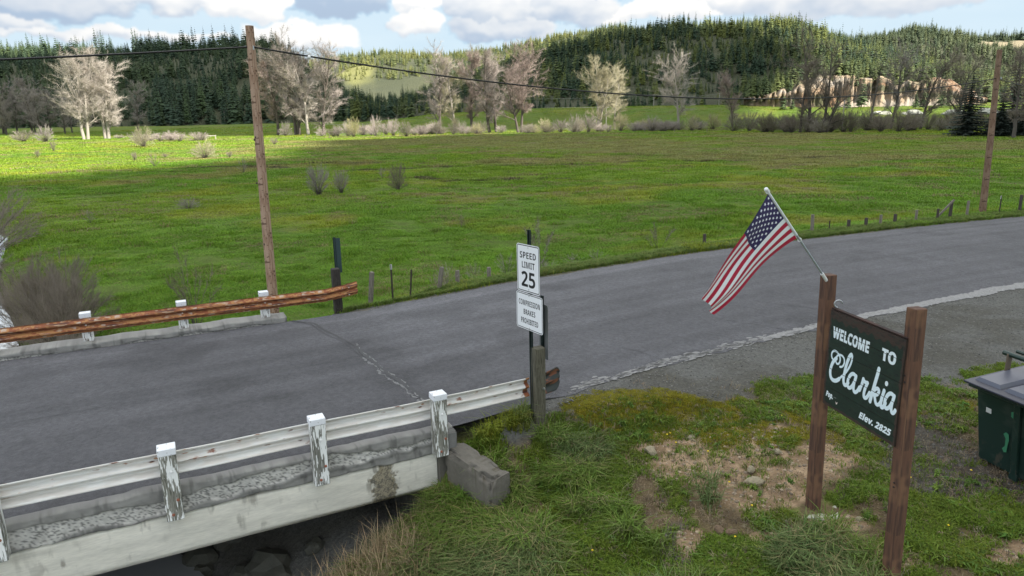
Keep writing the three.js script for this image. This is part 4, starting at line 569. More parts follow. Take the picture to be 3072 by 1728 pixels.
  part('fascia_beam', beam(-13.02, -0.02, -0.23, -0.82, -0.13, -0.55, 0, 0, 5, 0.5), fasciaMat, bridge, 'smooth pale concrete beam with dark water stains');
  part('deck_slab', boxUV(13.0, 0.34, 7.6, -6.55, -0.25, -4.1), kerbTopMat, bridge);
  part('kerb', kerb(-13, -0.9, 0.125, -0.3, -7.73, -8.2, 13, 1), kerbVert, bridge, 'worn low concrete kerb under the rusty rail');
  for (const z of [-2.2, -4.1, -6.0, -7.9]) part('girder', boxUV(13, 0.45, 0.4, -6.55, -0.64, z), kerbTopMat, bridge);
  part('abutment', boxUV(0.34, 2.6, 8.12, 0.16, -1.55, -4.12), wingMat, bridge);
  part('abutment', boxUV(0.5, 2.6, 8.4, -12.6, -1.75, -4.2), wingMat, bridge);
  part('bearing_block', boxUV(0.24, 0.30, 0.34, 0.14, -0.03, -0.14, 0.02), kerbTopMat, bridge);
  // wing wall: rough cast, top sloping down and chipped along its edges
  { const A = [0.05, 0.0], B = [0.38, 0.98], L = Math.hypot(B[0] - A[0], B[1] - A[1]), th = 0.36, h = 2.6, g = new THREE.BoxGeometry(L, h, th, 30, 60, 10), p = g.attributes.position, uv = g.attributes.uv, N = g.attributes.normal;
    for (let q = 0; q < p.count; q++) { let x = p.getX(q), y = p.getY(q), z = p.getZ(q); const nx = N.getX(q), ny = N.getY(q), nz = N.getZ(q); uv.setXY(q, (Math.abs(nx) > 0.5 ? z : x) / 3 + 0.3, (Math.abs(ny) > 0.5 ? z : y) / 1.6); const edge = Math.min(L / 2 - Math.abs(x), h / 2 - y, th / 2 - Math.abs(z)), corner = (h / 2 - y < 0.05 ? 1 : 0) + (L / 2 - Math.abs(x) < 0.05 ? 1 : 0) + (th / 2 - Math.abs(z) < 0.05 ? 1 : 0), chip = corner > 1 ? 0.05 * ss(0.45, 0.7, fbm(x * 9 + 3, y * 9 + z * 8, 3, 61)) + 0.012 : 0, ro = (fbm(x * 5 + z * 3, y * 5 + z * 4, 4, 63) - 0.5) * 0.03; p.setXYZ(q, x - Math.sign(x) * chip + nx * 0, y - chip - 0.16 * (x / L + 0.5) + (ny > 0.5 ? ro : 0), z - Math.sign(z) * chip + (Math.abs(nz) > 0.5 || Math.abs(z) > th / 2 - 0.001 ? ro * Math.sign(z) : 0)); }
    g.computeVertexNormals(); const m = part('wing_wall', g, wingMat, bridge, 'short slanting concrete wing wall at the grassy bank'); m.rotation.y = Math.atan2(-(B[1] - A[1]), B[0] - A[0]); m.position.set((A[0] + B[0]) / 2 + 0.95 * th / 2, -0.12 - h / 2, (A[1] + B[1]) / 2 - 0.31 * th / 2); }
}
// ---------------------------------------------------------------- guardrails
const WPROF = [[0, 0.012], [0.012, 0.0], [0.03, 0.018], [0.062, 0.078], [0.085, 0.083], [0.108, 0.076], [0.14, 0.014], [0.155, 0.008], [0.17, 0.014], [0.202, 0.076], [0.225, 0.083], [0.248, 0.078], [0.28, 0.018], [0.298, 0.0], [0.31, 0.012]];
function wbeam(path, side, seed, hs = 1, u0 = 0, per = 3.2) {   // path of [x, yBottom, z]; side: the way the humps face along z
  const g = new Geo(), n = WPROF.length; let len = u0; const pts = [];
  for (let i = 0; i + 1 < path.length; i++) { const m = 12; for (let k = 0; k < m; k++) pts.push(path[i].map((v, c) => lerp(v, path[i + 1][c], k / m))); } pts.push(path[path.length - 1]);
  const rows = pts.length;
  for (const th of [0, -0.005]) { len = u0; pts.forEach((p, i) => { if (i) len += Math.hypot(p[0] - pts[i - 1][0], p[2] - pts[i - 1][2]); const dent = (fbm(len * 0.8, seed, 3, 7) - 0.5) * 0.03; WPROF.forEach(([h, o], k) => g.v(p[0], p[1] + h * hs + dent * 0.5, p[2] + side * (o + th + dent), len / per, k / (n - 1) * 0.96 + 0.02)); }); }
  for (let r = 0; r + 1 < rows; r++) for (let k = 0; k + 1 < n; k++) { const a = r * n + k, b = a + n, o = rows * n; side > 0 ? g.q(a, b, b + 1, a + 1) : g.q(a, a + 1, b + 1, b); side > 0 ? g.q(o + a, o + a + 1, o + b + 1, o + b) : g.q(o + a, o + b, o + b + 1, o + a + 1); }
  for (const k of [0, n - 1]) for (let r = 0; r + 1 < rows; r++) { const a = r * n + k, o = rows * n + a; g.q(a, o, o + n, a + n); }
  for (const r of [0, rows - 1]) for (let k = 0; k + 1 < n; k++) { const a = r * n + k, o = rows * n + a; g.q(a, a + 1, o + 1, o); }
  return g.build();
}
const bolt = (x, y, z, r = 0.022, d = 0.02) => { const c = new THREE.CylinderGeometry(r * 0.55, r, d, 8); c.rotateX(Math.PI / 2); c.translate(x, y, z); return c; };
const nearRail = thing('guardrail', 'white painted steel guardrail on timber posts along the bridge edge over the creek', 'guardrail', [BR.x, 0, BR.z], Math.atan2(BR.s, BR.c), 'bridge guardrails');
{
  const z = -0.19, segs = [[-9.2, -5.45], [-5.5, -1.72], [-1.78, 1.66]];
  segs.forEach(([a, b], i) => part('rail', wbeam([[a, 0.295, z + (i % 2) * 0.006], [(a + b) / 2, 0.29, z + (i % 2) * 0.006], [b, i === 2 ? 0.265 : 0.29, i === 2 ? -0.30 : z + (i % 2) * 0.006]], -1, i * 3 + 1, 1.02, 0.0001, b - a), nearRailMat, nearRail));
  [[-7.3, 0], [-5.43, 1], [-3.58, 0], [-1.75, 1], [0, 0]].forEach(([x, k], i) => {
    const m = part('post', boxUV(0.20, 0.90, 0.19, x, 0.23, -0.01, 0.012), k ? postMat2 : postMat, nearRail); m.rotation.set(0.0, 0, 0);
    part('cap', boxUV(0.212, 0.088, 0.202, x, 0.715, -0.01, 0.006), capMat, m);
    part('bolt', bolt(x + 0.02, 0.45, 0.094), boltWhite, m); part('bolt', bolt(x + 0.055, 0.06, 0.094), boltRust, m); part('bolt', bolt(x - 0.02, -0.13, 0.094), boltRust, m);
  });
  const e = part('post', boxUV(0.19, 1.30, 0.16, 1.78, 0.45, -0.22, 0.015), darkTimber, nearRail, 'bare dark timber end post of the guardrail');
  part('bolt', bolt(1.83, 0.42, -0.13, 0.03, 0.05), steel, e);
  // flared end: the beam opens into a rounded wing
  const g = new Geo(), n = WPROF.length, NS = 14; for (const th of [0, -0.005]) for (let s = 0; s <= NS; s++) { const t = s / NS, x = 1.72 + 0.62 * t, open = 1 + 0.25 * t, round = t > 0.8 ? Math.sqrt(1 - ((t - 0.8) / 0.2) ** 2 * 0.75) : 1; WPROF.forEach(([h, o], k) => { const hh = (h / 0.31 - 0.5) * 0.34 * open * round; g.v(x, 0.415 + hh, -0.30 - 0.20 * t * t - (o * (1 - t * 0.75) + th), x, k / n); }); }
  const o = (NS + 1) * n; for (let s = 0; s < NS; s++) for (let k = 0; k + 1 < n; k++) { const a = s * n + k, b = a + n; g.q(a, a + 1, b + 1, b); g.q(o + a, o + b, o + b + 1, o + a + 1); } for (let s = 0; s < NS; s++) for (const k of [0, n - 1]) { const a = s * n + k; g.q(a, a + o, a + n + o, a + n); } for (let k = 0; k + 1 < n; k++) { const a = NS * n + k; g.q(a, a + 1, a + 1 + o, a + o); }
  part('end_wing', g.build(), std({ map: tex(256, 256, (u, v) => mix3([0.035, 0.040, 0.038], [0.20, 0.075, 0.04], ss(0.48, 0.60, fbm(u * 5, v * 9, 4, 77)))), roughness: 0.7 }), nearRail, 'dark rusty flared end of the rail');
}
const farRail = thing('guardrail', 'heavily rusted guardrail with peeling white paint on the far side of the road', 'guardrail', [BR.x, 0, BR.z], Math.atan2(BR.s, BR.c), 'bridge guardrails');
{
  [[-13, -8.7], [-8.75, -4.98], [-5.02, -3.0], [-3.1, -0.4], [-0.5, 0.62]].forEach(([a, b], i) => part('rail', wbeam([[a, 0.335, -7.86], [(a + b) / 2, 0.335, -7.86], [b, 0.335 + (i === 4 ? 0.03 : 0), -7.86 - (i === 4 ? 0.12 : 0)]], 1, 20 + i, 1, i * 1.7), farRailMat, farRail));
  [-8.6, -6.8, -4.98, -3.11, -1.34].forEach((x, i) => { const m = part('post', boxUV(0.20, 0.70, 0.19, x, 0.36, -7.99, 0.012), farPostMat, farRail); part('cap', boxUV(0.212, 0.095, 0.202, x, 0.69, -7.99, 0.006), capMat, m); part('bolt', bolt(x, 0.49, -7.84, 0.02, 0.02), boltWhite, farRail); });
  part('post', boxUV(0.20, 1.25, 0.20, 0.42, 0.44, -8.16, 0.02), blackTimber, farRail, 'black timber end post of the rusty rail');
  part('end_cap', wbeam([[0.60, 0.362, -7.97], [0.75, 0.37, -8.0], [0.90, 0.385, -8.05]], 1, 33, 1.04, 0.3), std({ map: rustMetal(1391, 0.75), roughness: 0.8 }), farRail, 'short rusty end piece');
  for (const x of [0.5, 0.66]) for (const y of [0.42, 0.6]) part('bolt', bolt(x, y, -7.9, 0.018, 0.03), boltWhite, farRail);
}
// ---------------------------------------------------------------- road signs
const greenSteel = std({ color: lin(0.018, 0.030, 0.028), roughness: 0.45, metalness: 0.4 }), signBack = std({ color: lin(0.30, 0.31, 0.31), roughness: 0.45, metalness: 0.6 });
function uPost(h, w = 0.075) { return merge([boxUV(w * 0.5, h, 0.006, 0, h / 2, -0.02, 0.001), boxUV(0.006, h, 0.034, w * 0.25, h / 2, -0.004, 0.001), boxUV(0.006, h, 0.034, -w * 0.25, h / 2, -0.004, 0.001), boxUV(w * 0.25, h, 0.006, w * 0.38, h / 2, 0.012, 0.001), boxUV(w * 0.25, h, 0.006, -w * 0.38, h / 2, 0.012, 0.001)]); }
function plate(w, h, rad, d = 0.004) {
  const s = new THREE.Shape(), X = w / 2, Y = h / 2; s.moveTo(-X + rad, -Y); s.lineTo(X - rad, -Y); s.absarc(X - rad, -Y + rad, rad, -Math.PI / 2, 0); s.lineTo(X, Y - rad); s.absarc(X - rad, Y - rad, rad, 0, Math.PI / 2); s.lineTo(-X + rad, Y); s.absarc(-X + rad, Y - rad, rad, Math.PI / 2, Math.PI); s.lineTo(-X, -Y + rad); s.absarc(-X + rad, -Y + rad, rad, Math.PI, Math.PI * 1.5);
  const face = new THREE.ShapeGeometry(s, 8), uv = face.attributes.uv; for (let i = 0; i < uv.count; i++) uv.setXY(i, uv.getX(i) / w + 0.5, uv.getY(i) / h + 0.5); face.translate(0, 0, d + 0.0005);
  const body = new THREE.ExtrudeGeometry(s, { depth: d, bevelEnabled: false }); return { face, body };
}
function signFace(w, h, lines, border) {
  return std({ roughness: 0.45, map: canvasTex(w, h, (c) => {
    c.fillStyle = '#e9eaec'; c.fillRect(0, 0, w, h); const r = rng(5);
    for (let i = 0; i < 500; i++) { c.fillStyle = r() < 0.5 ? 'rgba(255,255,255,0.16)' : 'rgba(150,150,150,0.10)'; c.fillRect(r() * w, r() * h, 1 + r() * 2, 8 + r() * 40); }
    c.strokeStyle = '#0b0c10'; c.lineWidth = border; const m = border * 1.5; c.beginPath(); const R = 34; c.moveTo(m + R, m); c.lineTo(w - m - R, m); c.quadraticCurveTo(w - m, m, w - m, m + R); c.lineTo(w - m, h - m - R); c.quadraticCurveTo(w - m, h - m, w - m - R, h - m); c.lineTo(m + R, h - m); c.quadraticCurveTo(m, h - m, m, h - m - R); c.lineTo(m, m + R); c.quadraticCurveTo(m, m, m + R, m); c.stroke();
    c.fillStyle = '#0b0c10'; c.textAlign = 'center'; c.textBaseline = 'alphabetic';
    for (const [t, y, size, width, bold] of lines) { c.save(); c.font = (bold ? 'bold ' : '') + size + 'px sans-serif'; const k = width / c.measureText(t).width; c.translate(w / 2, y); c.scale(k, 1); c.fillText(t, 0, 0); if (!bold) { c.lineWidth = size * 0.035; c.strokeStyle = '#0b0c10'; c.strokeText(t, 0, 0); } c.restore(); }
    c.beginPath(); c.arc(w / 2, h * 0.065, 7, 0, 7); c.arc(w / 2, h * 0.935, 7, 0, 7); c.fill();
  }) });
}
{
  const turn = -(57 * Math.PI / 180);      // the face looks back along the road
  const s = thing('road_sign', 'speed limit sign above a compression brakes sign on a green post at the guardrail end', 'road sign', [0.30, -0.1, -10.60], turn);
  s.rotation.z = 0.015; s.rotation.x = -0.012;
  part('post', uPost(3.06), greenSteel, s);
  const a = plate(0.61, 0.755, 0.045), b = plate(0.72, 0.585, 0.045);
  const pa = part('speed_plate', a.body, signBack, s); pa.position.set(-0.01, 2.455, 0.022);
  part('face', a.face, signFace(610, 755, [['SPEED', 222, 140, 450, true], ['LIMIT', 374, 140, 360, true], ['25', 668, 335, 400, true]], 13), pa, 'white face reading SPEED LIMIT 25');
  const pb = part('brakes_plate', b.body, signBack, s); pb.position.set(0.0, 1.765, 0.022); pb.rotation.z = -0.012;
  part('face', b.face, signFace(720, 585, [['COMPRESSION', 200, 122, 590, true], ['BRAKES', 345, 118, 330, true], ['PROHIBITED', 492, 122, 480, true]], 11), pb, 'white face reading COMPRESSION BRAKES PROHIBITED');
  for (const [y, z] of [[2.785, 0.03], [2.125, 0.03], [2.03, 0.03], [1.5, 0.03]]) part('bolt', bolt(0, y, z, 0.011, 0.008), steel, s);
}
{
  const s = thing('road_sign', 'narrow marker plate seen from its grey back on a green post behind the speed sign', 'road sign', [0.47, -0.06, -10.80], -Math.PI / 2 + 0.44 + Math.PI, 'narrow marker plates at the guardrail ends');
  part('post', uPost(1.95), greenSteel, s); const p = plate(0.305, 0.90, 0.03), m = part('plate', p.body, signBack, s); m.position.set(0, 1.36, 0.022);
  part('face', p.face, std({ map: canvasTex(128, 384, (c) => { c.fillStyle = '#d9b21c'; c.fillRect(0, 0, 128, 384); c.fillStyle = '#141414'; for (let i = -2; i < 6; i++) { c.beginPath(); c.moveTo(0, i * 90); c.lineTo(128, i * 90 + 128); c.lineTo(128, i * 90 + 173); c.lineTo(0, i * 90 + 45); c.fill(); } }), roughness: 0.5 }), m);
}
{
  const s = thing('road_sign', 'narrow dull green marker plate on a post at the end of the rusty guardrail', 'road sign', [-4.40, 0.0, -17.35], 0.6, 'narrow marker plates at the guardrail ends');
  part('post', uPost(1.80), greenSteel, s); const p = plate(0.16, 0.88, 0.012), m = part('plate', p.body, std({ color: lin(0.045, 0.075, 0.075), roughness: 0.4, metalness: 0.4 }), s); m.position.set(0.06, 1.34, 0.022); m.rotation.y = -0.4;
}
// ---------------------------------------------------------------- welcome sign
const stainedTex = tex(256, 1024, (u, v) => { const g = fbm(u * 34, v * 3, 4, 1501), f = fbm(u * 80, v * 8, 3, 1505), b = fbm(u * 3, v * 4, 3, 1509); let c = mix3([0.115, 0.055, 0.032], [0.060, 0.030, 0.020], ss(0.4, 0.65, g)); c = mix3(c, [0.20, 0.105, 0.055], 0.6 * ss(0.55, 0.75, b)); const k = 0.8 + 0.4 * f; return [c[0] * k, c[1] * k, c[2] * k]; });
const stained = std({ map: stainedTex, roughness: 0.8, bumpMap: stainedTex, bumpScale: 0.004 });
{
  const Lp = [3.87, -8.25], Rp = [4.14, -6.90], s = thing('welcome_sign', 'green painted wooden town welcome sign between two brown timber posts', 'sign', [Lp[0], -0.46, Lp[1]], 0);
  const dx = Rp[0] - Lp[0], dz = Rp[1] - Lp[1], W = Math.hypot(dx, dz), turn = Math.atan2(-dz, dx);
  const pl = part('post', boxUV(0.14, 3.30, 0.14, 0, 1.53, 0, 0.008), stained, s); pl.rotation.set(0, turn, 0.035);
  const pr = part('post', boxUV(0.14, 3.55, 0.14, 0, 1.40, 0, 0.008), stained, s); pr.position.set(dx + 0.04, -0.05, dz); pr.rotation.set(0, turn, 0.03);
  const f = part('footing', (() => { const g = new THREE.CylinderGeometry(0.22, 0.27, 0.16, 28, 1); const p = g.attributes.position; for (let i = 0; i < p.count; i++) { const a = Math.atan2(p.getZ(i), p.getX(i)), k = 0.5 + 1.1 * fbm(Math.cos(a) * 2.6 + 7, Math.sin(a) * 2.6, 4, 9); p.setX(i, p.getX(i) * k); p.setZ(i, p.getZ(i) * k); } g.computeVertexNormals(); return g; })(), std({ color: lin(0.46, 0.43, 0.38), map: grassGrain, roughness: 1 }), s, 'pale concrete footing'); f.position.set(0.05, -0.005, 0.04); f.rotation.z = 0.06;
  // painted board
  const paint = canvasTex(1360, 1200, (c, w, h) => {
    c.fillStyle = '#3b2c26'; c.fillRect(0, 0, w, h); const r = rng(77);
    c.fillStyle = '#16281f'; c.beginPath(); const m = 70; const wav = (t) => 16 * Math.sin(t * 0.045) + 12 * Math.sin(t * 0.021 + 1);
    c.moveTo(m * 0.6, m + 30); for (let x = m; x < w - m; x += 10) c.lineTo(x, m + 42 + wav(x)); for (let y = m; y < h - 24; y += 10) c.lineTo(w - m * 0.45 + 0.4 * wav(y + 300), y); for (let x = w - m; x > m; x -= 10) c.lineTo(x, h - 34 + 0.3 * wav(x + 90)); for (let y = h - m; y > m; y -= 10) c.lineTo(m * 0.45 + 0.4 * wav(y), y); c.fill();
    for (let i = 0; i < 1500; i++) { const x = r() * w, y = r() * h; c.fillStyle = ['rgba(8,14,12,0.22)', 'rgba(50,62,58,0.18)', 'rgba(60,48,40,0.16)', 'rgba(22,58,44,0.16)'][Math.floor(r() * 4)]; c.beginPath(); c.ellipse(x, y, 6 + r() * 46, 2 + r() * 14, (r() - 0.5) * 0.4, 0, 7); c.fill(); }
    c.fillStyle = '#dfeaee'; c.textBaseline = 'alphabetic';
    const word = (t, x, y, size, width, italic) => { c.save(); c.font = (italic ? 'italic ' : '') + 'bold ' + size + 'px sans-serif'; const k = width / c.measureText(t).width; c.translate(x, y); c.scale(k, 1); c.fillText(t, 0, 0); c.lineWidth = size * 0.06; c.strokeStyle = '#dfeaee'; c.strokeText(t, 0, 0); c.restore(); };
    word('WELCOME', 85, 322, 178, 700); word('TO', 1000, 322, 178, 245);
    c.strokeStyle = '#dcecf2'; c.lineCap = 'round'; c.lineJoin = 'round';
    const st = (wd, p) => { c.lineWidth = wd; c.beginPath(); c.moveTo(p[0], p[1]); for (let i = 2; i < p.length; i += 6) c.bezierCurveTo(p[i], p[i + 1], p[i + 2], p[i + 3], p[i + 4], p[i + 5]); c.stroke(); };
    st(26, [120, 590, 70, 560, 90, 480, 170, 478, 260, 480, 300, 560, 250, 610, 215, 640, 175, 610, 190, 560, 205, 500, 300, 470, 345, 520, 380, 570, 330, 640, 280, 640]);
    st(50, [195, 560, 120, 620, 80, 720, 110, 800, 135, 860, 220, 860, 290, 790]);
    st(30, [290, 790, 380, 700, 440, 640, 480, 540, 500, 470, 510, 430, 480, 425]); st(48, [480, 430, 430, 440, 370, 650, 375, 760, 380, 840, 430, 845, 470, 775]);
    st(46, [590, 655, 530, 610, 460, 690, 458, 775, 458, 850, 520, 850, 565, 765, 580, 735, 592, 700, 600, 650, 575, 740, 560, 845, 610, 843, 640, 840, 665, 800, 685, 760]);
    st(46, [690, 790, 715, 730, 725, 690, 735, 640, 750, 672, 785, 668, 815, 660, 775, 740, 755, 850, 800, 845, 830, 842, 850, 800, 870, 760]);
    st(52, [985, 440, 955, 560, 915, 720, 895, 850]); st(44, [905, 780, 945, 650, 1030, 640, 1020, 700, 1010, 745, 960, 750, 925, 755, 985, 745, 965, 850, 1020, 845, 1050, 842, 1070, 800, 1085, 765]);
    st(48, [1105, 650, 1080, 740, 1060, 850, 1100, 845, 1125, 842, 1140, 805, 1150, 775]); c.beginPath(); c.ellipse(1130, 560, 26, 30, 0.4, 0, 7); c.fill();
    st(46, [1265, 655, 1205, 610, 1140, 690, 1138, 775, 1138, 850, 1195, 850, 1240, 765, 1255, 735, 1266, 700, 1274, 650, 1250, 740, 1238, 845, 1280, 843, 1300, 840, 1312, 815, 1318, 800]);
    word('Pop.', 48, 1082, 92, 150, true); word('Elev. 2825', 715, 1112, 104, 560, true);
    c.fillStyle = '#d8c9c0'; c.beginPath(); c.moveTo(255, 1085); c.lineTo(278, 1098); c.lineTo(302, 1080); c.lineTo(292, 1112); c.lineTo(275, 1122); c.fill(); c.fillStyle = '#6a716c'; c.fillRect(215, 1040, 50, 12);
  });
  const paintMat = std({ map: paint, roughness: 0.6 });
  const nb = 5, Hh = 1.205, pw = W - 0.14;
  for (let i = 0; i < nb; i++) {
    const h = Hh / nb, g = new THREE.BoxGeometry(pw, h - 0.005, 0.04), uv = g.attributes.uv, N = g.attributes.normal, P = g.attributes.position;
    for (let k = 0; k < uv.count; k++) N.getZ(k) > 0.5 ? uv.setXY(k, P.getX(k) / pw + 0.5, (P.getY(k) + h * (i + 0.5)) / Hh) : uv.setXY(k, 0.008, 0.5);
    const m = part('board', g, paintMat, s); m.position.set(dx / 2 - 0.02, 1.585 + h * (i + 0.5) + (i % 2) * 0.001, dz / 2); m.rotation.y = turn; m.translateZ(0.012 + (i % 2) * 0.003); m.rotation.z = 0.0;
  }
  const trim = part('top_trim', boxUV(pw, 0.018, 0.055, 0, 0, 0, 0.003), std({ color: lin(0.22, 0.12, 0.085), map: stainedTex, roughness: 0.8 }), s); trim.position.set(dx / 2 - 0.02, 2.802, dz / 2); trim.rotation.y = turn;
  const hook = part('hook', new THREE.TorusGeometry(0.045, 0.009, 6, 14, 4.6), steel, s); hook.position.set(0.03, 2.86, 0.10); hook.rotation.y = turn + 1.2;
  for (const [y, o] of [[2.55, 0.0], [2.48, 0.01], [1.33, 0], [1.28, 0]]) { const b = part('bolt', bolt(0, 0, 0.075, 0.012, 0.012), std({ color: lin(0.02, 0.015, 0.012) }), pr); b.position.set(o, y - 0.1, 0); }
}
// ---------------------------------------------------------------- flag on its staff
{
  const base = [3.76, 2.70, -8.27], tip = [2.75, 3.83, -7.60], s = thing('flag', 'stars and stripes flag on a white metal staff fixed to the welcome sign post', 'flag', base);
  const L = (p) => p.map((v, i) => v - base[i]);
  const at = (f) => base.map((v, i) => lerp(v, tip[i], f) - base[i]);
  part('staff', tube([[...at(-0.02), 0.013], [...at(0.52), 0.013]], 10), std({ color: lin(0.42, 0.46, 0.50), roughness: 0.35, metalness: 0.5 }), s);
  part('staff', tube([[...at(0.515), 0.016], [...at(1.0), 0.015]], 10), std({ color: lin(0.72, 0.74, 0.75), roughness: 0.4 }), s, 'white upper half of the staff');
  const k = part('finial', new THREE.SphereGeometry(0.024, 10, 8), std({ color: lin(0.75, 0.75, 0.74), roughness: 0.4 }), s); k.position.set(...at(1.008));
  const br = part('bracket', tube([[...at(-0.06), 0.02], [...at(0.05), 0.02]], 10), std({ color: lin(0.75, 0.75, 0.74), roughness: 0.5 }), s);
  for (const f of [0.985, 0.46]) part('clip', new THREE.TorusGeometry(0.02, 0.006, 6, 10), std({ color: lin(0.8, 0.8, 0.78) }), s).position.set(...at(f));
  const map = canvasTex(1520, 910, (c, w, h) => {
    for (let i = 0; i < 13; i++) { c.fillStyle = i % 2 ? '#dfe3e4' : '#a81c38'; c.fillRect(0, i * h / 13, w, h / 13 + 1); }
    c.fillStyle = '#2b2250'; const cw = w * 0.40, ch = h * 7 / 13; c.fillRect(0, 0, cw, ch); c.fillStyle = '#eef0f2';
    for (let r = 0; r < 9; r++) for (let q = 0; q < (r % 2 ? 5 : 6); q++) { const x = cw * ((r % 2 ? 2 : 1) + q * 2) / 12, y = ch * (r + 1) / 10; c.beginPath(); for (let m = 0; m < 10; m++) { const a = -Math.PI / 2 + m * Math.PI / 5, R = m % 2 ? 10.5 : 26; c.lineTo(x + Math.cos(a) * R, y + Math.sin(a) * R); } c.fill(); }
    c.fillStyle = 'rgba(255,255,255,0.85)'; c.fillRect(0, 0, 14, h);
  });
  // cloth hanging in the breeze: u runs along the fly, v down the hoist
  const A = L([2.78, 3.80, -7.62]), A1 = L([2.58, 3.50, -7.50]), A2 = L([2.30, 3.02, -7.60]), A3 = L([2.12, 2.64, -7.70]);
  const D0 = L([3.26, 3.245, -7.94]), D1 = L([2.98, 3.06, -8.02]), D2 = L([2.70, 2.66, -7.90]), D3 = L([2.36, 2.36, -7.92]);
  const bez = (a, b, c, d, t) => a.map((_, i) => (1 - t) ** 3 * a[i] + 3 * t * (1 - t) ** 2 * b[i] + 3 * t * t * (1 - t) * c[i] + t ** 3 * d[i]);
  const g = new Geo(), NU = 48, NV = 26;
  for (let i = 0; i <= NU; i++) for (let j = 0; j <= NV; j++) { const u = i / NU, v = j / NV, p = bez(A, A1, A2, A3, u), q = bez(D0, D1, D2, D3, u); const w = 0.05 * u * Math.sin(v * 9.5 + u * 3.0) + 0.03 * Math.sin(u * 8 + v * 2) * u; g.v(lerp(p[0], q[0], v) + w * 0.35, lerp(p[1], q[1], v) + 0.012 * Math.sin(v * 7 + u * 5) * u, lerp(p[2], q[2], v) + w, u, 1 - v); }
  for (let i = 0; i < NU; i++) for (let j = 0; j < NV; j++) { const a = i * (NV + 1) + j, b = a + NV + 1; g.q(a, a + 1, b + 1, b); }
  part('cloth', g.build(), new THREE.MeshPhysicalMaterial({ map, roughness: 0.95, transmission: 0.22, thickness: 0, side: THREE.DoubleSide }), s);
}
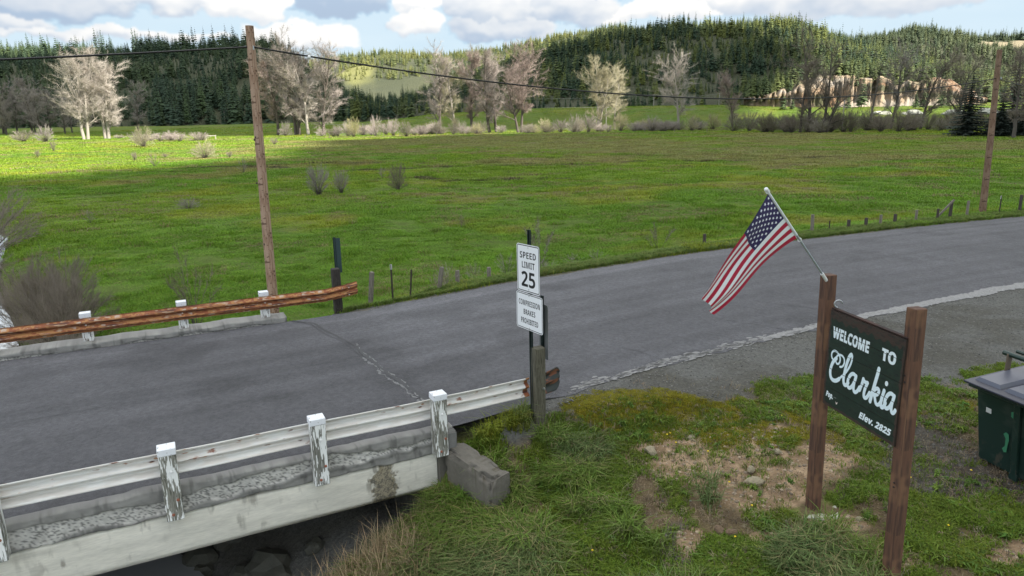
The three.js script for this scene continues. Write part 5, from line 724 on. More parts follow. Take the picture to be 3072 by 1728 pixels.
// ---------------------------------------------------------------- dumpster
{
  const a = Math.atan2(-0.969, 0.246), s = thing('dumpster', 'dark green steel dumpster with grey plastic lids on the muddy verge', 'dumpster', [6.78, groundY(6.9, -9.2) + 0.01, -9.51], a);   // x along its side, z out of that side
  const paint = std({ map: tex(512, 512, (u, v) => { const n = fbm(u * 8, v * 8, 5, 1601), sc = fbm(u * 30, v * 12, 3, 1605); let c = [0.012, 0.034, 0.027]; c = mix3(c, [0.03, 0.05, 0.042], ss(0.5, 0.75, n)); return mix3(c, [0.10, 0.085, 0.065], 0.5 * ss(0.62, 0.75, sc) * ss(0.3, 0.12, v)); }), roughness: 0.45, metalness: 0.1 });
  const W = 1.85, D = 1.25;
  const side = new Geo(); const Pq = [[0, 0.09, 0.02], [W, 0.09, 0.02], [W, 1.20, 0], [0, 1.20, 0]];
  part('body', (() => { const g = new Geo(); const lo = 0.06, hi = 1.22, ins = 0.035; const c = (x, y, z) => [x, y, z]; const v = (x, y, z, u, w) => g.v(x, y, z, u, w); const F = (p) => g.q(...p.map((q) => v(...q))); F([[ins, lo, -ins, 0, 0], [W - ins, lo, -ins, 1, 0], [W, hi, 0.10, 1, 1], [-0.04, hi, 0.10, 0, 1]]); F([[ins, lo, -D, 0, 0], [ins, lo, -ins, 0.7, 0], [-0.04, hi, 0.10, 0.7, 1], [-0.04, hi + 0.12, -D, 0, 1]]); F([[W - ins, lo, -ins, 0, 0], [W - ins, lo, -D, 0.7, 0], [W, hi + 0.12, -D, 0.7, 1], [W, hi, 0.10, 0, 1]]); F([[W - ins, lo, -D, 0, 0], [ins, lo, -D, 1, 0], [0, hi + 0.12, -D, 1, 1], [W, hi + 0.12, -D, 0, 1]]); F([[ins, lo, -D, 0, 0], [W - ins, lo, -D, 1, 0], [W - ins, lo, -ins, 1, 0.1], [ins, lo, -ins, 0, 0.1]]); return g.build(true); })(), paint, s);
  part('rim', boxUV(W + 0.16, 0.12, 0.09, W / 2 - 0.03, 1.21, 0.15, 0.01), paint, s);
  part('rim', boxUV(0.08, 0.11, D, -0.03, 1.24, -D / 2 - 0.02, 0.01), paint, s);
  for (const x of [0.62, 1.24]) part('rib', boxUV(0.09, 1.16, 0.05, 0, 0, 0, 0.006), paint, s).position.set(x, 0.60, 0.055), s.children[s.children.length - 1].rotation.x = 0.117;
  for (const x of [0.62, 1.3]) part('foot', boxUV(0.12, 0.10, 0.2, x, 0.05, -0.08, 0.006), paint, s);
  const lidMat = std({ color: lin(0.075, 0.08, 0.105), roughness: 0.35 });
  const lid = part('lid', boxUV(W + 0.02, 0.03, D + 0.08, W / 2, 1.30, -D / 2 + 0.02, 0.01), std({ color: lin(0.020, 0.022, 0.038), roughness: 0.4 }), s); lid.rotation.x = 0.10; lid.position.y = 0.0; lid.position.z = 0.21;
  for (let i = 0; i < 4; i++) { const g = new Geo(), w = 0.40, d = D * 0.80, h = 0.045, b = 0.04; const P = (x, y, z) => g.v(x, y, z); const q = [[-w / 2, 0, d / 2], [w / 2, 0, d / 2], [w / 2, 0, -d / 2], [-w / 2, 0, -d / 2]], t = q.map(([x, , z]) => [x * (1 - 2 * b / w), h, z * (1 - 2 * b / d)]); g.q(...t.map((p) => P(...p))); for (let k = 0; k < 4; k++) { const m = (k + 1) % 4; g.q(P(...q[k]), P(...q[m]), P(...t[m]), P(...t[k])); } const m = part('lid_panel', g.build(true), lidMat, lid); m.position.set(0.26 + i * 0.455, 1.316, -D / 2 + 0.06); }
  part('hinge_bar', rod([-0.06, 1.62, -0.32], [W, 1.62, -0.32], 0.035, 12), paint, s); part('hinge_bar', rod([0.05, 1.66, -0.42], [W, 1.66, -0.42], 0.025, 10), paint, s);
  part('hinge_arm', boxUV(0.03, 0.34, 0.08, 0.03, 1.46, -0.32, 0.005), std({ color: lin(0.13, 0.10, 0.07) }), s);
  const st = part('sticker', boxUV(0.085, 0.075, 0.002, 0, 0, 0, 0.0005), std({ color: lin(0.62, 0.62, 0.60) }), s); st.rotation.x = 0.117; st.position.set(0.16, 0.86, 0.062);
  const chip = (x, y, pts) => { const sh = new THREE.Shape(); pts.forEach((p, i) => (i ? sh.lineTo(p[0], p[1]) : sh.moveTo(p[0], p[1]))); const m = part('paint_chip', new THREE.ExtrudeGeometry(sh, { depth: 0.001, bevelEnabled: false }), std({ color: lin(0.045, 0.21, 0.11), roughness: 0.6 }), s, 'bare patch of bright green old paint'); m.position.set(x, y, -0.035 + (y + 0.15 - 0.06) * 0.117 + 0.002); m.rotation.x = 0.117; };
  chip(0.44, 0.34, [[0, 0], [0.04, 0.02], [0.05, 0.12], [0.07, 0.22], [0.06, 0.30], [0.02, 0.32], [-0.02, 0.28], [0.02, 0.22], [0.01, 0.1], [-0.03, 0.05]]);
  chip(0.52, 0.92, [[0, 0], [0.06, -0.03], [0.12, 0.02], [0.12, 0.10], [0.05, 0.09], [0, 0.07]]);
}
// ---------------------------------------------------------------- utility poles and lines
const poleTex = tex(256, 1024, (u, v) => { const g = fbm(u * 30, v * 3.5, 4, 1701), k = fbm(u * 9, v * 16, 3, 1705); let c = mix3([0.40, 0.275, 0.195], [0.27, 0.165, 0.105], ss(0.35, 0.65, g)); c = mix3(c, [0.09, 0.045, 0.028], 0.8 * ss(0.70, 0.78, k)); return c; });
const poleMat = std({ map: poleTex, roughness: 0.9 }), poleMat2 = std({ map: poleTex, color: lin(0.55, 0.52, 0.5), roughness: 0.9 });
function knots(pole, H, seed, rad) { const r = rng(seed); for (let i = 0; i < 10; i++) { const y = r() * H * 0.9 + 0.3, a = r() * 6.28, q = rad * (1 - 0.25 * y / H); const m = part('knot', new THREE.SphereGeometry(0.024, 6, 5), barkDark, pole); m.position.set(Math.cos(a) * q * 0.93, y, Math.sin(a) * q * 0.93); m.scale.set(1, 1.3, 1); } }
{
  const A = thing('utility_pole', 'tall bare reddish wooden pole behind the rusty guardrail', 'utility pole', [-6.32, groundY(-6.32, -18.07) - 0.1, -18.07], 0);
  const bh = -A.position.y; part('shaft', tube([[0, 0, 0, 0.138], [0.03, 3.5, 0, 0.122], [0.10, 6.87 + bh, 0, 0.098]], 14), poleMat, A); knots(A, 6.8, 5, 0.13);
  part('bracket', boxUV(0.05, 0.10, 0.05, 0.16, 6.36 + bh, 0.05), steel, A); part('bolt', rod([-0.12, 6.38 + bh, 0.0], [0.22, 6.38 + bh, 0.0], 0.012), steel, A);
  const B = thing('utility_pole', 'weathered brown wooden pole beside the roadside fence where the road curves away', 'utility pole', [22.04, groundY(22.04, -32.83) - 0.1, -32.83], 0);
  const bb = -B.position.y; part('shaft', tube([[0, 0, 0, 0.155], [-0.1, 3.5, 0, 0.135], [-0.25, 7.14 + bb, 0, 0.11]], 14), poleMat2, B); knots(B, 7, 9, 0.14); part('bracket', boxUV(0.05, 0.10, 0.05, -0.05, 5.92 + bb, 0.05), steel, B);
  const cable = (a, b, sag, r, label) => { const p = []; for (let i = 0; i <= 40; i++) { const t = i / 40; p.push([lerp(a[0], b[0], t), lerp(a[1], b[1], t) - sag * 4 * t * (1 - t), lerp(a[2], b[2], t), r]); } return solo('utility_cable', tube(p, 6), std({ color: lin(0.012, 0.012, 0.013), roughness: 0.6 }), label, 'cable', 'overhead cable spans'); };
  cable([-6.17, 6.38, -18.02], [21.78, 5.92, -32.78], 1.05, 0.022, 'black overhead cable hung between the reddish pole and the weathered roadside pole');
  cable([-6.30, 6.38, -18.02], [-24, 4.6, 4], 0.35, 0.022, 'black overhead cable running from the reddish pole back over the creek');
  cable([21.82, 5.92, -32.8], [46, 5.2, -52], 0.5, 0.016, 'overhead cable running on from the weathered roadside pole');
  solo('cable_marker', new THREE.SphereGeometry(0.05, 8, 6), std({ color: lin(0.8, 0.8, 0.78) }), 'small white knob clipped on the overhead cable near the reddish pole', 'cable marker').position.set(-5.0, 6.17, -18.64);
  const far = [[-273.9, -560, 9.5, 0], [-258.0, -560, 10.2, 1], [-218.8, -560, 10.7, 0], [-90.4, -520, 10.0, 1], [-28.3, -500, 10, 1], [40.1, -300, 9.4, 1], [85.4, -430, 7, 1], [106.8, -232, 9.6, 0], [121, -420, 7, 1], [-150, -545, 10, 1]];
  const paleWood = std({ color: lin(0.36, 0.33, 0.30), roughness: 0.9 });
  far.forEach(([x, z, h, arm]) => { const y = Math.max(groundY(x, z), -2), p = thing('utility_pole', arm ? 'small distant utility pole with a crossarm in the fields across the valley' : 'small distant plain utility pole in the fields across the valley', 'utility pole', [x, y - 0.3, z], 0, arm ? 'distant poles with crossarms' : 'distant plain poles'); part('shaft', tube([[0, 0, 0, 0.2], [0, h, 0, 0.15]], 6), paleWood, p); if (arm) part('crossarm', boxUV(2.4, 0.16, 0.14, 0, h - 0.35, 0.1), paleWood, p); });
  const T = (i) => [far[i][0], groundY(far[i][0], far[i][1]) + far[i][2] - 0.6, far[i][1]];
  for (const [i, j] of [[3, 4], [4, 6], [6, 8], [9, 3]]) { const a = T(i), b = T(j), p = []; for (let k = 0; k <= 20; k++) { const t = k / 20; p.push([lerp(a[0], b[0], t), lerp(a[1], b[1], t) - 2.2 * t * (1 - t) * 4 * 0.6, lerp(a[2], b[2], t), 0.05]); } solo('utility_cable', tube(p, 4), std({ color: lin(0.3, 0.3, 0.3) }), 'thin pale cable between distant poles across the valley', 'cable', 'distant cables'); }
}
// ---------------------------------------------------------------- fence along the far side of the road
{
  const grey = std({ map: paintFlake(1801, 0.05, [0.21, 0.185, 0.15]), roughness: 0.95 }), darkw = std({ map: paintFlake(1821, 0.03, [0.075, 0.062, 0.052]), roughness: 0.95 }), rustSteel = std({ color: lin(0.055, 0.042, 0.035), roughness: 0.8 }), paleW = std({ map: paintFlake(1841, 0.35, [0.32, 0.29, 0.25]), roughness: 0.95 });
  // x, z, top height, lean, kind
  const L = [[-3.86, -18.28, 0.75, 0.23, 'w', 'leaning grey timber fence post nearest the rusty rail end'], [-3.26, -18.7, 0.81, 0, 's', 'upright steel fence post with a white tip near the rusty rail end'], [-2.84, -19.0, 0.63, 0.14, 't', 'thin leaning dark fence stake by the white-tipped one'], [-2.1, -19.54, 0.56, 0.14, 'w', 'leaning square fence post beside the dead weeds'], [-1.57, -19.94, 0.35, 0, 'w', 'grey fence stump sunk in dead weeds'], [-0.68, -20.59, 0.29, 0, 'w', 'square fence stump among dead weeds'], [0.35, -21.4, 0.15, 0, 'w', 'fence stump hidden behind the speed sign'], [2.91, -22.93, -0.02, 0, 'p', 'pale round fence stump just above the bank'], [3.67, -23.41, -0.02, 0, 'd', 'small dark fence stump just above the bank'], [5.69, -24.66, -0.04, 0, 'p', 'whitish fence stump at the road edge'], [7.02, -25.33, 0.38, 0, 'd', 'dark square fence post behind the flag tip'], [11.89, -27.66, 0.68, 0, 'r', 'tall knotty round fence post near the flag'], [12.74, -28.03, 0.37, 0, 't', 'thin steel stake beside the knotty post'], [13.72, -28.45, 0.33, 0, 'd', 'short black fence post, second past the knotty one'], [14.62, -28.84, 0.34, 0, 'd', 'short slim black fence post before the pale one'], [15.38, -29.16, 0.41, 0, 'w', 'pale grey square fence post between dark ones'], [16.16, -29.5, 0.38, 0, 'd', 'dark fence post just past the pale square one'], [17.3, -29.95, 0.47, 0, 'w', 'grey fence post standing apart before the braced corner'], [18.49, -30.41, 0.44, 0, 'd', 'short dark fence post at the foot of the brace'], [19.2, -30.68, 0.74, 0, 'b', 'thick corner fence post with a diagonal wooden brace'], [20.18, -31.07, 0.68, 0.05, 'w', 'slim pale fence post between the braced corner and the pole'], [22.1, -31.81, 0.79, 0, 's', 'pale slim fence post just past the roadside pole'], [23.34, -32.24, 0.76, 0, 'd', 'grey fence post farthest along the curve'], [24.6, -32.9, 0.7, 0, 'w', 'fence post beyond the curve']];
  for (const [x, z, top, lean, k, label] of L) {
    const y = groundY(x, z) - 0.15, h = top - y, p = thing('fence_post', label, 'fence post', [x, y, z], (x * 7) % 1.2, 'roadside fence posts'); p.rotation.z = -Math.atan2(lean, h);
    if (k === 's' || k === 't') { part('stake', merge([boxUV(k === 't' ? 0.03 : 0.05, h, 0.012, 0, h / 2, 0, 0.002), boxUV(0.012, h, 0.045, 0, h / 2, 0.02, 0.002)]), rustSteel, p); if (k === 's') part('tip', boxUV(0.052, 0.14, 0.016, 0, h - 0.07, 0.0, 0.002), boltWhite, p); } else if (k === 'r' || k === 'p') part('log', tube([[0, 0, 0, 0.075], [0.015, h * 0.5, 0.01, 0.068], [0, h, 0, 0.062]], 9), k === 'p' ? paleW : grey, p); else part('timber', boxUV(0.11, h, 0.10, 0, h / 2, 0, 0.012), k === 'd' || k === 'b' ? darkw : grey, p);
    if (k === 'b') { const b = part('brace', boxUV(0.08, 1.15, 0.06, 0, 0, 0), grey, p); b.position.set(-0.36, 0.55, 0.12); b.rotation.z = -0.72; b.rotation.y = 0; }
  }
  // far rail fences across the meadow
  const railW = std({ color: lin(0.42, 0.38, 0.33), roughness: 0.95 });
  for (const [x, z, n] of [[-118, -246, 3], [-104, -248, 2]]) { const f = thing('rail_fence', n === 3 ? 'longer scrap of pale rail fence at the far edge of the sunny meadow' : 'shorter scrap of pale rail fence at the far edge of the sunny meadow', 'fence', [x, groundY(x, z), z], 0.1); for (let i = 0; i < n; i++) part('post', boxUV(0.2, 1.5, 0.2, i * 3.2, 0.7, 0), railW, f); part('rail', boxUV((n - 1) * 3.2 + 0.6, 0.25, 0.1, (n - 1) * 1.6, 1.25, 0.16), railW, f); }
  for (let i = 0; i < 16; i++) { const x = -70 + i * 11.5 + 3 * Math.sin(i * 4), z = -248 + 5 * Math.sin(i * 2.3) + (x > 60 ? (x - 60) * 0.8 : 0); const p = thing('fence_post', 'thin grey post of the far meadow fence in front of the willow row', 'fence post', [x, groundY(x, z) - 0.1, z], 0, 'far meadow fence posts'); part('timber', boxUV(0.16, 1.35, 0.16, 0, 0.65, 0), grey, p); }
}
// ---------------------------------------------------------------- house by the spruces, gravel heaps, far lane
{
  const x = 127.0, z = -175, y = groundY(x, z), h = thing('house', 'pale blue-grey house half hidden by the dark spruces', 'house', [x, y, z], 0.25);
  const wall = std({ color: lin(0.40, 0.47, 0.50), roughness: 0.9 }), white = std({ color: lin(0.7, 0.7, 0.68) }), roof = std({ color: lin(0.15, 0.16, 0.17), roughness: 0.8 }), glass = std({ color: lin(0.03, 0.035, 0.04), roughness: 0.1 });
  part('wall', boxUV(8, 2.9, 7, 0, 1.45, 0), wall, h);
  const rg = new Geo(); const q = (a, b, c, d) => rg.q(rg.v(...a), rg.v(...b), rg.v(...c), rg.v(...d)); for (const dy of [0, 0.15]) { q([-4.5, 2.85 + dy, 3.9], [4.5, 2.85 + dy, 3.9], [4.5, 4.7 + dy, 0], [-4.5, 4.7 + dy, 0]); q([4.5, 2.85 + dy, -3.9], [-4.5, 2.85 + dy, -3.9], [-4.5, 4.7 + dy, 0], [4.5, 4.7 + dy, 0]); } part('roof', rg.build(true), roof, h);
  for (const sx of [-1, 1]) { const gg = new Geo(); gg.t(gg.v(sx * 4, 2.9, 3.5), gg.v(sx * 4, 2.9, -3.5), gg.v(sx * 4, 4.62, 0)); part('gable', gg.build(true), wall, h); }
  for (const wx of [-2.6, 0.2, 2.6]) { const w = part('window', boxUV(1.2, 1.1, 0.1, wx, 1.7, 3.52), white, h); part('pane', boxUV(1.0, 0.9, 0.04, wx, 1.7, 3.58), glass, w); }
  const rock = (seed, w, hh, d) => { const g = new THREE.IcosahedronGeometry(1, w < 1 ? 1 : 3), p = g.attributes.position; for (let i = 0; i < p.count; i++) { const X = p.getX(i), Y = p.getY(i), Z = p.getZ(i), k = 0.45 + 1.1 * fbm(X * 1.3 + seed, Y * 1.3 + Z * 1.1 + 9, 3, seed); p.setXYZ(i, X * w * k, Y * hh * k, Z * d * k); } g.computeVertexNormals(); return g; };
  const pale = std({ color: lin(0.42, 0.40, 0.37), roughness: 1, map: grassGrain });
  [[196, -352, 5, 1.6], [214, -350, 6, 1.7], [232, -352, 7, 1.9], [243, -350, 4, 1.4], [182, -355, 4, 1.2]].forEach(([gx, gz, w, hh], i) => { const m = solo('gravel_pile', rock(i * 3 + 2, w, hh, w * 0.7), pale, 'pale heap of broken rock on the flat below the bluff', 'gravel pile', 'rock heaps below the bluff'); m.position.set(gx, groundY(gx, gz) + 0.3, gz); });
  bush(222, -349, 1.9, 4.5, 3, 'gold', leafGold, 'low yellow bush between the rock heaps below the bluff');
  { const g = new Geo(); let m = 0; for (let i = 0; i <= 60; i++) { const t = i / 60, x = lerp(-150, 60, t), z = -428 - 26 * Math.sin(t * 3.1) + 10 * Math.sin(t * 9); for (const o of [-1.6, 1.6]) g.v(x, groundY(x, z + o) + 0.12, z + o, x, o); if (m) g.q(m - 2, m - 1, m + 1, m); m += 2; } structure('lane', g.build(), std({ color: lin(0.30, 0.27, 0.21), roughness: 1 }), 'pale dirt lane crossing the back pasture'); }
  { const rr = rng(606), wet = std({ color: lin(0.075, 0.07, 0.06), roughness: 0.7, map: grassGrain }), kinds = [rock(60, 0.22, 0.14, 0.17), rock(61, 0.3, 0.16, 0.2), rock(62, 0.16, 0.12, 0.15)]; for (let i = 0; i < 26; i++) { const t = rr(), lx = -4.2 + 2.6 * rr(), lz = 1.4 - 4.2 * t, [rx, rz] = toWorld(lx, lz); const m = solo('rock', kinds[i % 3], wet, 'dark wet boulder on the creek bank in the shade of the bridge', 'rock', 'boulders under the bridge'); m.position.set(rx, groundY(rx, rz) + 0.04, rz); m.rotation.y = rr() * 6; m.scale.setScalar(0.7 + 0.8 * rr()); } }
  // stones and clods on the bare soil by the sign
  const stone = std({ color: lin(0.30, 0.245, 0.18), roughness: 1, map: grassGrain }), clod = std({ color: lin(0.17, 0.11, 0.075), roughness: 1, map: grassGrain });
  [[3.35, -8.95, 0.16, 0.05, 0.09, 'flat slab of stone on the bare soil in front of the welcome sign', 0], [3.38, -9.22, 0.09, 0.07, 0.06, 'upright angular stone behind the flat slab', 0], [2.1, -10.05, 0.13, 0.06, 0.08, 'whitish stone at the edge of the bare soil', 0], [3.9, -9.6, 0.06, 0.045, 0.05, 'small pale stone on the low soil ridge', 0], [2.8, -10.3, 0.08, 0.04, 0.06, 'pale stone among moss above the bare soil', 0], [2.58, -7.98, 0.07, 0.06, 0.06, 'tan clod of earth by the long grass, beside another', 1], [2.70, -7.90, 0.075, 0.06, 0.06, 'second tan clod of earth by the long grass', 1], [4.35, -8.0, 0.05, 0.03, 0.04, 'small white pebble beside the footing', 0]].forEach(([sx, sz, w, hh, d, label, c], i) => { const m = solo('rock', rock(40 + i, w, hh, d), c ? clod : stone, label, 'rock'); m.position.set(sx, groundY(sx, sz) + hh * 0.5, sz); m.rotation.y = i; });
}
// ---------------------------------------------------------------- grass
function tuft(seed, n, spread, h, w, bend) {
  const r = rng(seed), g = new Geo();
  for (let i = 0; i < n; i++) { const a = r() * 6.283, q = Math.sqrt(r()) * spread, x = Math.cos(a) * q, z = Math.sin(a) * q, t = r() * 6.283, L = h * (0.55 + 0.6 * r()), b = bend * (0.4 + r()), c = Math.cos(t), s = Math.sin(t), ww = w * (0.7 + 0.6 * r()); const px = -s * ww, pz = c * ww; const m1 = [x + c * L * b * 0.25, L * 0.55, z + s * L * b * 0.25], m2 = [x + c * L * b * 0.8, L * (1 - b * 0.35), z + s * L * b * 0.8]; const A = g.v(x - px, -0.02, z - pz), B = g.v(x + px, -0.02, z + pz), D = g.v(m1[0] + px * 0.8, m1[1], m1[2] + pz * 0.8), E = g.v(m1[0] - px * 0.8, m1[1], m1[2] - pz * 0.8), F = g.v(...m2); g.q(A, B, D, E); g.t(E, D, F); }
  return g.build(true);
}
const grassMat = new THREE.MeshPhysicalMaterial({ color: 0xffffff, roughness: 0.8, specularIntensity: 0.2, transmission: 0.25, thickness: 0, side: THREE.DoubleSide });
const strawMat = std({ color: 0xffffff, roughness: 0.9 });
function sow(name, label, category, geo, list, mat = grassMat) {
  const m = new THREE.InstancedMesh(geo, mat, list.length), M = new THREE.Matrix4(), q = new THREE.Quaternion(), e = new THREE.Euler();
  list.forEach((t, i) => { M.compose(V3(t.x, t.y, t.z), q.setFromEuler(e.set((t.tilt || 0), t.r, (t.tilt2 || 0))), V3(t.s * (t.w || 1), t.s * (t.h || 1), t.s * (t.w || 1))); m.setMatrixAt(i, M); m.setColorAt(i, lin(...t.c)); });
  m.name = numbered(name); tag(m, label, category, null, 'stuff'); m.castShadow = m.receiveShadow = true; scene.add(m); return m;
}
const clear = (x, z) => { if (Math.hypot(x - 3.9, z + 8.22) < 0.33) return false; const [lx, lz] = toLocal(x, z); if (z < zNear(x) + 0.12 && z > zFar(x) - 0.25) return false; if (lx < 0.4 && lx > -14 && lz > -8.4 && lz < 0.05) return false; if (lx > -0.15 && lx < 0.72 && lz > -0.1 && lz < 1.1) { const k = lx - 0.33 * lz; return k > 0.36 || k < -0.02; } return true; };
const vary = (c, r, a = 0.3) => { const k = 1 + (r() - 0.5) * a * 2; return [c[0] * k * (1 + (r() - 0.5) * 0.25), c[1] * k, c[2] * k]; };
{
  const r = rng(31337);
  // near verge: short leafy turf, long blades, dry stalks
  const short = [], long = [], dry = [], moss = [], flowers = [], litter = [];
  const jig = (x, z) => (z > zNear(x) + 0.3 ? (fbm(x * 2.2, z * 2.2, 4, 55) - 0.5) * 0.13 * ss(0.3, 2.5, z - zNear(x)) + (fbm(x * 9, z * 9, 2, 58) - 0.5) * 0.035 : 0);
  for (let i = 0; i < 150000 && short.length < 42000; i++) { const x = lerp(-2.2, 10.5, r()), z = lerp(-14.5, -4.5, r()); if (z < zNear(x) + 0.1 || !clear(x, z)) continue; const g = verge(x, z); if (r() > g.turf * 1.05 + 0.02 * (1 - g.gravel)) continue; const y = groundY(x, z); if (y < -2.2) continue; const n = fbm(x * 1.7, z * 1.7, 3, 501); short.push({ x, y: y + jig(x, z), z, r: r() * 6.28, s: 0.6 + 0.8 * r() + 0.5 * g.lush, c: vary(mix3(mix3([0.115, 0.205, 0.020], [0.175, 0.225, 0.022], n), [0.10, 0.115, 0.035], 0.5 * r()), r) }); }
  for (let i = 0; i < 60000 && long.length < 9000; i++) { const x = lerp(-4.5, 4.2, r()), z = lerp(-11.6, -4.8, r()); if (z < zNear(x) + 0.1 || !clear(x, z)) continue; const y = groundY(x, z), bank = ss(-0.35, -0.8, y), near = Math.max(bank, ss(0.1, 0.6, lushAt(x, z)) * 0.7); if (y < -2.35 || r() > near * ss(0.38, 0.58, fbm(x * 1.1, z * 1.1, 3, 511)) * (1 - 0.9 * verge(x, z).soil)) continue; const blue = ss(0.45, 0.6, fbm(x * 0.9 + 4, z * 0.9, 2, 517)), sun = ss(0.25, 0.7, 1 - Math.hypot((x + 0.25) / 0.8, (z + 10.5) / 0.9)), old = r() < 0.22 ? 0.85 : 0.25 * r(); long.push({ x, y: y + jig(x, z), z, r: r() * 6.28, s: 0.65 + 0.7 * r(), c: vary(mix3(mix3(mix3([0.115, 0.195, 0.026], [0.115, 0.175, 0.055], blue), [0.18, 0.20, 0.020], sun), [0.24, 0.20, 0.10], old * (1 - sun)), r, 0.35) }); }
  for (let i = 0; i < 30000 && dry.length < 480; i++) { const x = lerp(-5.5, 2.2, r()), z = lerp(-11, -5, r()); if (!clear(x, z)) continue; const y = groundY(x, z); const edge = ss(1.0, 0.5, Math.hypot((x + 2.35) / 1.5, (z + 8.5) / 0.8)); if (y < -2.4 || y > -0.85 || r() > edge) continue; dry.push({ x, y, z, r: r() * 6.28, s: 0.6 + 0.8 * r(), c: vary([0.30, 0.225, 0.13], r, 0.4) }); }
  for (let i = 0; i < 60000 && litter.length < 5000; i++) { const x = lerp(-2, 9, r()), z = lerp(-12, -5, r()); if (z < zNear(x) + 0.4 || !clear(x, z)) continue; const g = verge(x, z), y = groundY(x, z); if (y < -1.8 || r() > 0.5 * (1 - g.gravel) * (1 - 0.7 * g.soil) + 0.1) continue; litter.push({ x, y: y + jig(x, z), z, r: r() * 6.28, s: 0.5 + 0.7 * r(), tilt: (r() - 0.5) * 1.2, tilt2: (r() - 0.5) * 1.2, c: vary([0.20, 0.155, 0.10], r, 0.5) }); }
  for (let i = 0; i < 60000 && moss.length < 14000; i++) { const x = lerp(0.3, 9, r()), z = lerp(-12.6, -9, r()); if (!clear(x, z)) continue; const g = verge(x, z); if (r() > g.moss) continue; moss.push({ x, y: groundY(x, z) + jig(x, z), z, r: r() * 6.28, s: 0.5 + 0.6 * r(), c: vary([0.235, 0.215, 0.020], r, 0.5) }); }
  for (let i = 0; i < 16; i++) { const x = lerp(0.5, 7.5, r()), z = lerp(-11, -6.8, r()); if (!clear(x, z)) continue; flowers.push({ x, y: groundY(x, z) + 0.07, z, r: r() * 6, s: 1, c: [0.75, 0.55, 0.02] }); }
  sow('short_grass', 'short leafy green grass in patches on the near verge', 'grass', tuft(61, 22, 0.07, 0.055, 0.0038, 0.9), short);
  sow('long_grass', 'long arching green grass on the bank beside the bridge', 'grass', tuft(62, 15, 0.09, 0.34, 0.006, 1.0), long);
  sow('dry_grass', 'tan dead grass stalks at the edge of the dark creek', 'grass', tuft(63, 11, 0.12, 0.50, 0.0032, 0.6), dry, strawMat);
  sow('grass_litter', 'dead grass litter lying on the verge', 'grass', tuft(64, 8, 0.10, 0.10, 0.003, 1.6), litter, strawMat);
  sow('moss', 'low yellow-green moss on the gravelly verge', 'moss', tuft(65, 22, 0.06, 0.018, 0.005, 1.2), moss);
  { const g = new THREE.SphereGeometry(0.016, 6, 4); g.scale(1, 0.5, 1); sow('dandelions', 'scattered tiny yellow dandelion heads on the verge', 'flowers', g, flowers, strawMat); }
  { const weeds = []; for (let i = 0; i < 40000 && weeds.length < 3600; i++) { const x = lerp(-1.5, 9.5, r()), z = lerp(-13, -5, r()); if (z < zNear(x) + 0.3 || !clear(x, z)) continue; const g = verge(x, z), y = groundY(x, z); if (y < -1.6 || r() > 0.5 * g.turf * ss(0.42, 0.6, fbm(x * 1.9, z * 1.9, 3, 541)) + 0.008 * g.soil) continue; weeds.push({ x, y: y + jig(x, z) + 0.005, z, r: r() * 6.28, s: 0.6 + 0.9 * r(), c: vary(mix3([0.085, 0.165, 0.030], [0.14, 0.19, 0.03], r()), r) }); } sow('weeds', 'broad-leaved weeds among the grass of the near verge', 'weeds', tuft(66, 12, 0.035, 0.07, 0.010, 1.5), weeds); }
  // pebbles on gravel and soil
  const peb = []; for (let i = 0; i < 60000 && peb.length < 12000; i++) { const x = lerp(0.2, 13, r()), z = lerp(-18, -6.5, r()); if (z < zNear(x) + 0.05 || !clear(x, z)) continue; const g = verge(x, z); if (r() > 0.5 * g.gravel + 0.55 * g.soil + 0.5 * g.mud + 0.06) continue; const k = 0.5 + r(); peb.push({ x, y: groundY(x, z) + jig(x, z) + 0.002, z, r: r() * 6, s: (g.soil > 0.5 ? 0.010 + 0.028 * r() ** 5 : 0.007 + 0.016 * r() ** 4), h: 0.6, c: g.soil > 0.5 ? [0.26 * k, 0.20 * k, 0.14 * k] : [0.12 * k, 0.115 * k, 0.105 * k] }); }
  for (let i = 0; i < 5000; i++) { const far = r() < 0.6, x = lerp(far ? -4 : 0.6, 24, r()), z = far ? zFar(x) - 0.1 - 0.5 * r() ** 2 + 0.25 * r() : zNear(x) - 0.25 + 0.7 * r(), k = 0.5 + r(); peb.push({ x, y: Math.max(groundY(x, z), 0) + 0.003, z, r: r() * 6, s: 0.006 + 0.016 * r() ** 3, h: 0.6, c: [0.15 * k, 0.145 * k, 0.135 * k] }); }
  sow('pebbles', 'loose pebbles on the gravel and bare soil', 'gravel', new THREE.IcosahedronGeometry(1, 0), peb, strawMat);
}
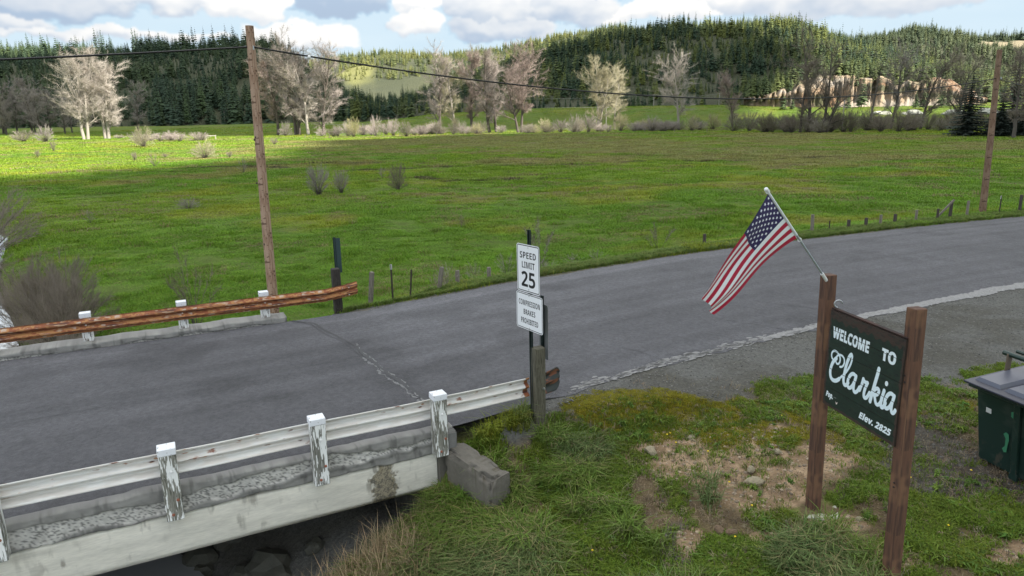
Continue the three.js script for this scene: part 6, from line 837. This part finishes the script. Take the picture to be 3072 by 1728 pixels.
{
  // meadow: clumps that get larger and sparser with distance
  const r = rng(4242), band = (n, r0, r1, s0, s1, hh) => { const out = []; let guard = 0; while (out.length < n && guard++ < n * 4) { const u = r(), d = r0 * Math.pow(r1 / r0, u), a = lerp(-0.72, 0.72, r()), x = Math.sin(a) * d, z = -Math.cos(a) * d; if (z > zFar(x) - 0.3 || !clear(x, z)) continue; const y = groundY(x, z); if (y < -2.25) continue; const c = meadowColour(x, z), k = ss(r0, r1, d), clump = fbm(x / 1.3, z / 1.3, 3, 235), bm = 0.25 + 0.5 * ss(0.30, 0.62, fbm(x / 3.1, z / 3.1, 3, 231)) + 0.7 * ss(0.55, 0.75, clump), straw = 0.03 + 0.30 * ss(0.56, 0.72, fbm(x / 4.2, z / 3.2, 3, 239)); out.push({ x, y: y - 0.01, z, r: r() * 6.28, s: lerp(s0, s1, k) * (0.6 + 0.7 * r()), h: hh * bm * (0.7 + 0.6 * r()), c: vary(r() < straw ? [0.24, 0.20, 0.10] : [c[0] * 1.25, c[1] * 1.25, c[2] * 1.2], r, 0.3) }); } return out; };
  sow('meadow_grass', 'thick green meadow grass beyond the road', 'grass', tuft(71, 26, 0.24, 0.20, 0.007, 0.9), band(70000, 16, 48, 0.75, 1.2, 0.8));
  sow('meadow_grass', 'green meadow grass in the middle of the field', 'grass', tuft(72, 24, 0.62, 0.26, 0.020, 0.9), band(60000, 44, 120, 0.8, 1.4, 0.8));
  sow('meadow_grass', 'short meadow grass at the far end of the field', 'grass', tuft(73, 22, 1.5, 0.32, 0.055, 0.9), band(40000, 110, 300, 0.7, 1.3, 0.7));
  sow('pasture_grass', 'short grass of the back pasture behind the willow row', 'grass', tuft(75, 20, 2.2, 0.36, 0.08, 0.9), band(26000, 285, 480, 0.8, 1.2, 0.7));
  // road shoulder fringe on the far side
  const f = []; for (let i = 0; i < 14000; i++) { const x = lerp(-4.6, 26, r()), z = zFar(x) - 0.25 - 1.4 * r() ** 1.4 + 0.25 * (fbm(x * 2.3, 9, 3, 16) - 0.5); if (!clear(x, z) || x < -4.2) continue; f.push({ x, y: groundY(x, z), z, r: r() * 6.28, s: 0.5 + 0.7 * r(), c: vary(mix3([0.105, 0.185, 0.025], [0.18, 0.165, 0.07], r() * 0.6), r) }); }
  sow('shoulder_grass', 'fringe of grass along the far edge of the asphalt', 'grass', tuft(74, 18, 0.12, 0.15, 0.006, 0.9), f);
}
// ---------------------------------------------------------------- clouds overhead, out of frame, that shade the foreground and part of the hills
{
  const cloudMat = new THREE.MeshPhysicalMaterial({ color: lin(0.9, 0.9, 0.9), roughness: 1, transmission: 0.5, thickness: 0, side: THREE.DoubleSide });
  const inside = (poly, x, z) => { let c = false; for (let i = 0, j = poly.length - 1; i < poly.length; j = i++) { const [a, b] = poly[i], [d, e] = poly[j]; if ((b > z) !== (e > z) && x < (d - a) * (z - b) / (e - b) + a) c = !c; } return c; };
  const puffs = (poly, alt, R, seed, name) => {   // poly: the ground in its shade
    const r = rng(seed), list = []; let x0 = 1e9, x1 = -1e9, z0 = 1e9, z1 = -1e9; for (const [x, z] of poly) { x0 = Math.min(x0, x); x1 = Math.max(x1, x); z0 = Math.min(z0, z); z1 = Math.max(z1, z); }
    const k = alt / SUN_DIR.y, ox = SUN_DIR.x * k, oz = SUN_DIR.z * k, base = new THREE.IcosahedronGeometry(1, 2);
    for (let x = x0; x <= x1; x += R * 0.75) for (let z = z0; z <= z1; z += R * 0.75) { const px = x + (r() - 0.5) * R * 0.5, pz = z + (r() - 0.5) * R * 0.5; if (!inside(poly, px, pz)) continue; const g = base.clone(), p = g.attributes.position, s = R * (0.8 + 0.45 * r()); for (let i = 0; i < p.count; i++) { const X = p.getX(i), Y = p.getY(i), Z = p.getZ(i), n = 0.8 + 0.4 * fbm(X * 2 + px, Y * 2 + Z * 2 + pz, 2, seed); p.setXYZ(i, X * s * n, Y * s * 0.7 * n, Z * s * n); } g.translate(px + ox, alt + (r() - 0.3) * R * 0.8, pz + oz); list.push(g); }
    const m = structure(name, merge(list), cloudMat, 'cumulus cloud overhead'); return m;
  };
  puffs([[-200, 120], [-190, -30], [-100, -58], [-52, -68], [-30, -84], [-14, -170], [-20, -232], [20, -238], [60, -232], [72, -222], [78, -300], [150, -330], [260, -330], [300, 120]], 620, 26, 1, 'cloud');
  puffs([[-700, -370], [-330, -386], [-205, -386], [-130, -345], [-60, -338], [60, -338], [105, -365], [120, -470], [150, -560], [130, -700], [60, -790], [-40, -790], [-110, -680], [-160, -640], [-240, -930], [-480, -960], [-560, -780], [-700, -780]], 700, 34, 2, 'cloud');
}
for (const o of scene.children) if (o.isMesh || o.isGroup) shade(o);
renderer.render(scene, camera);
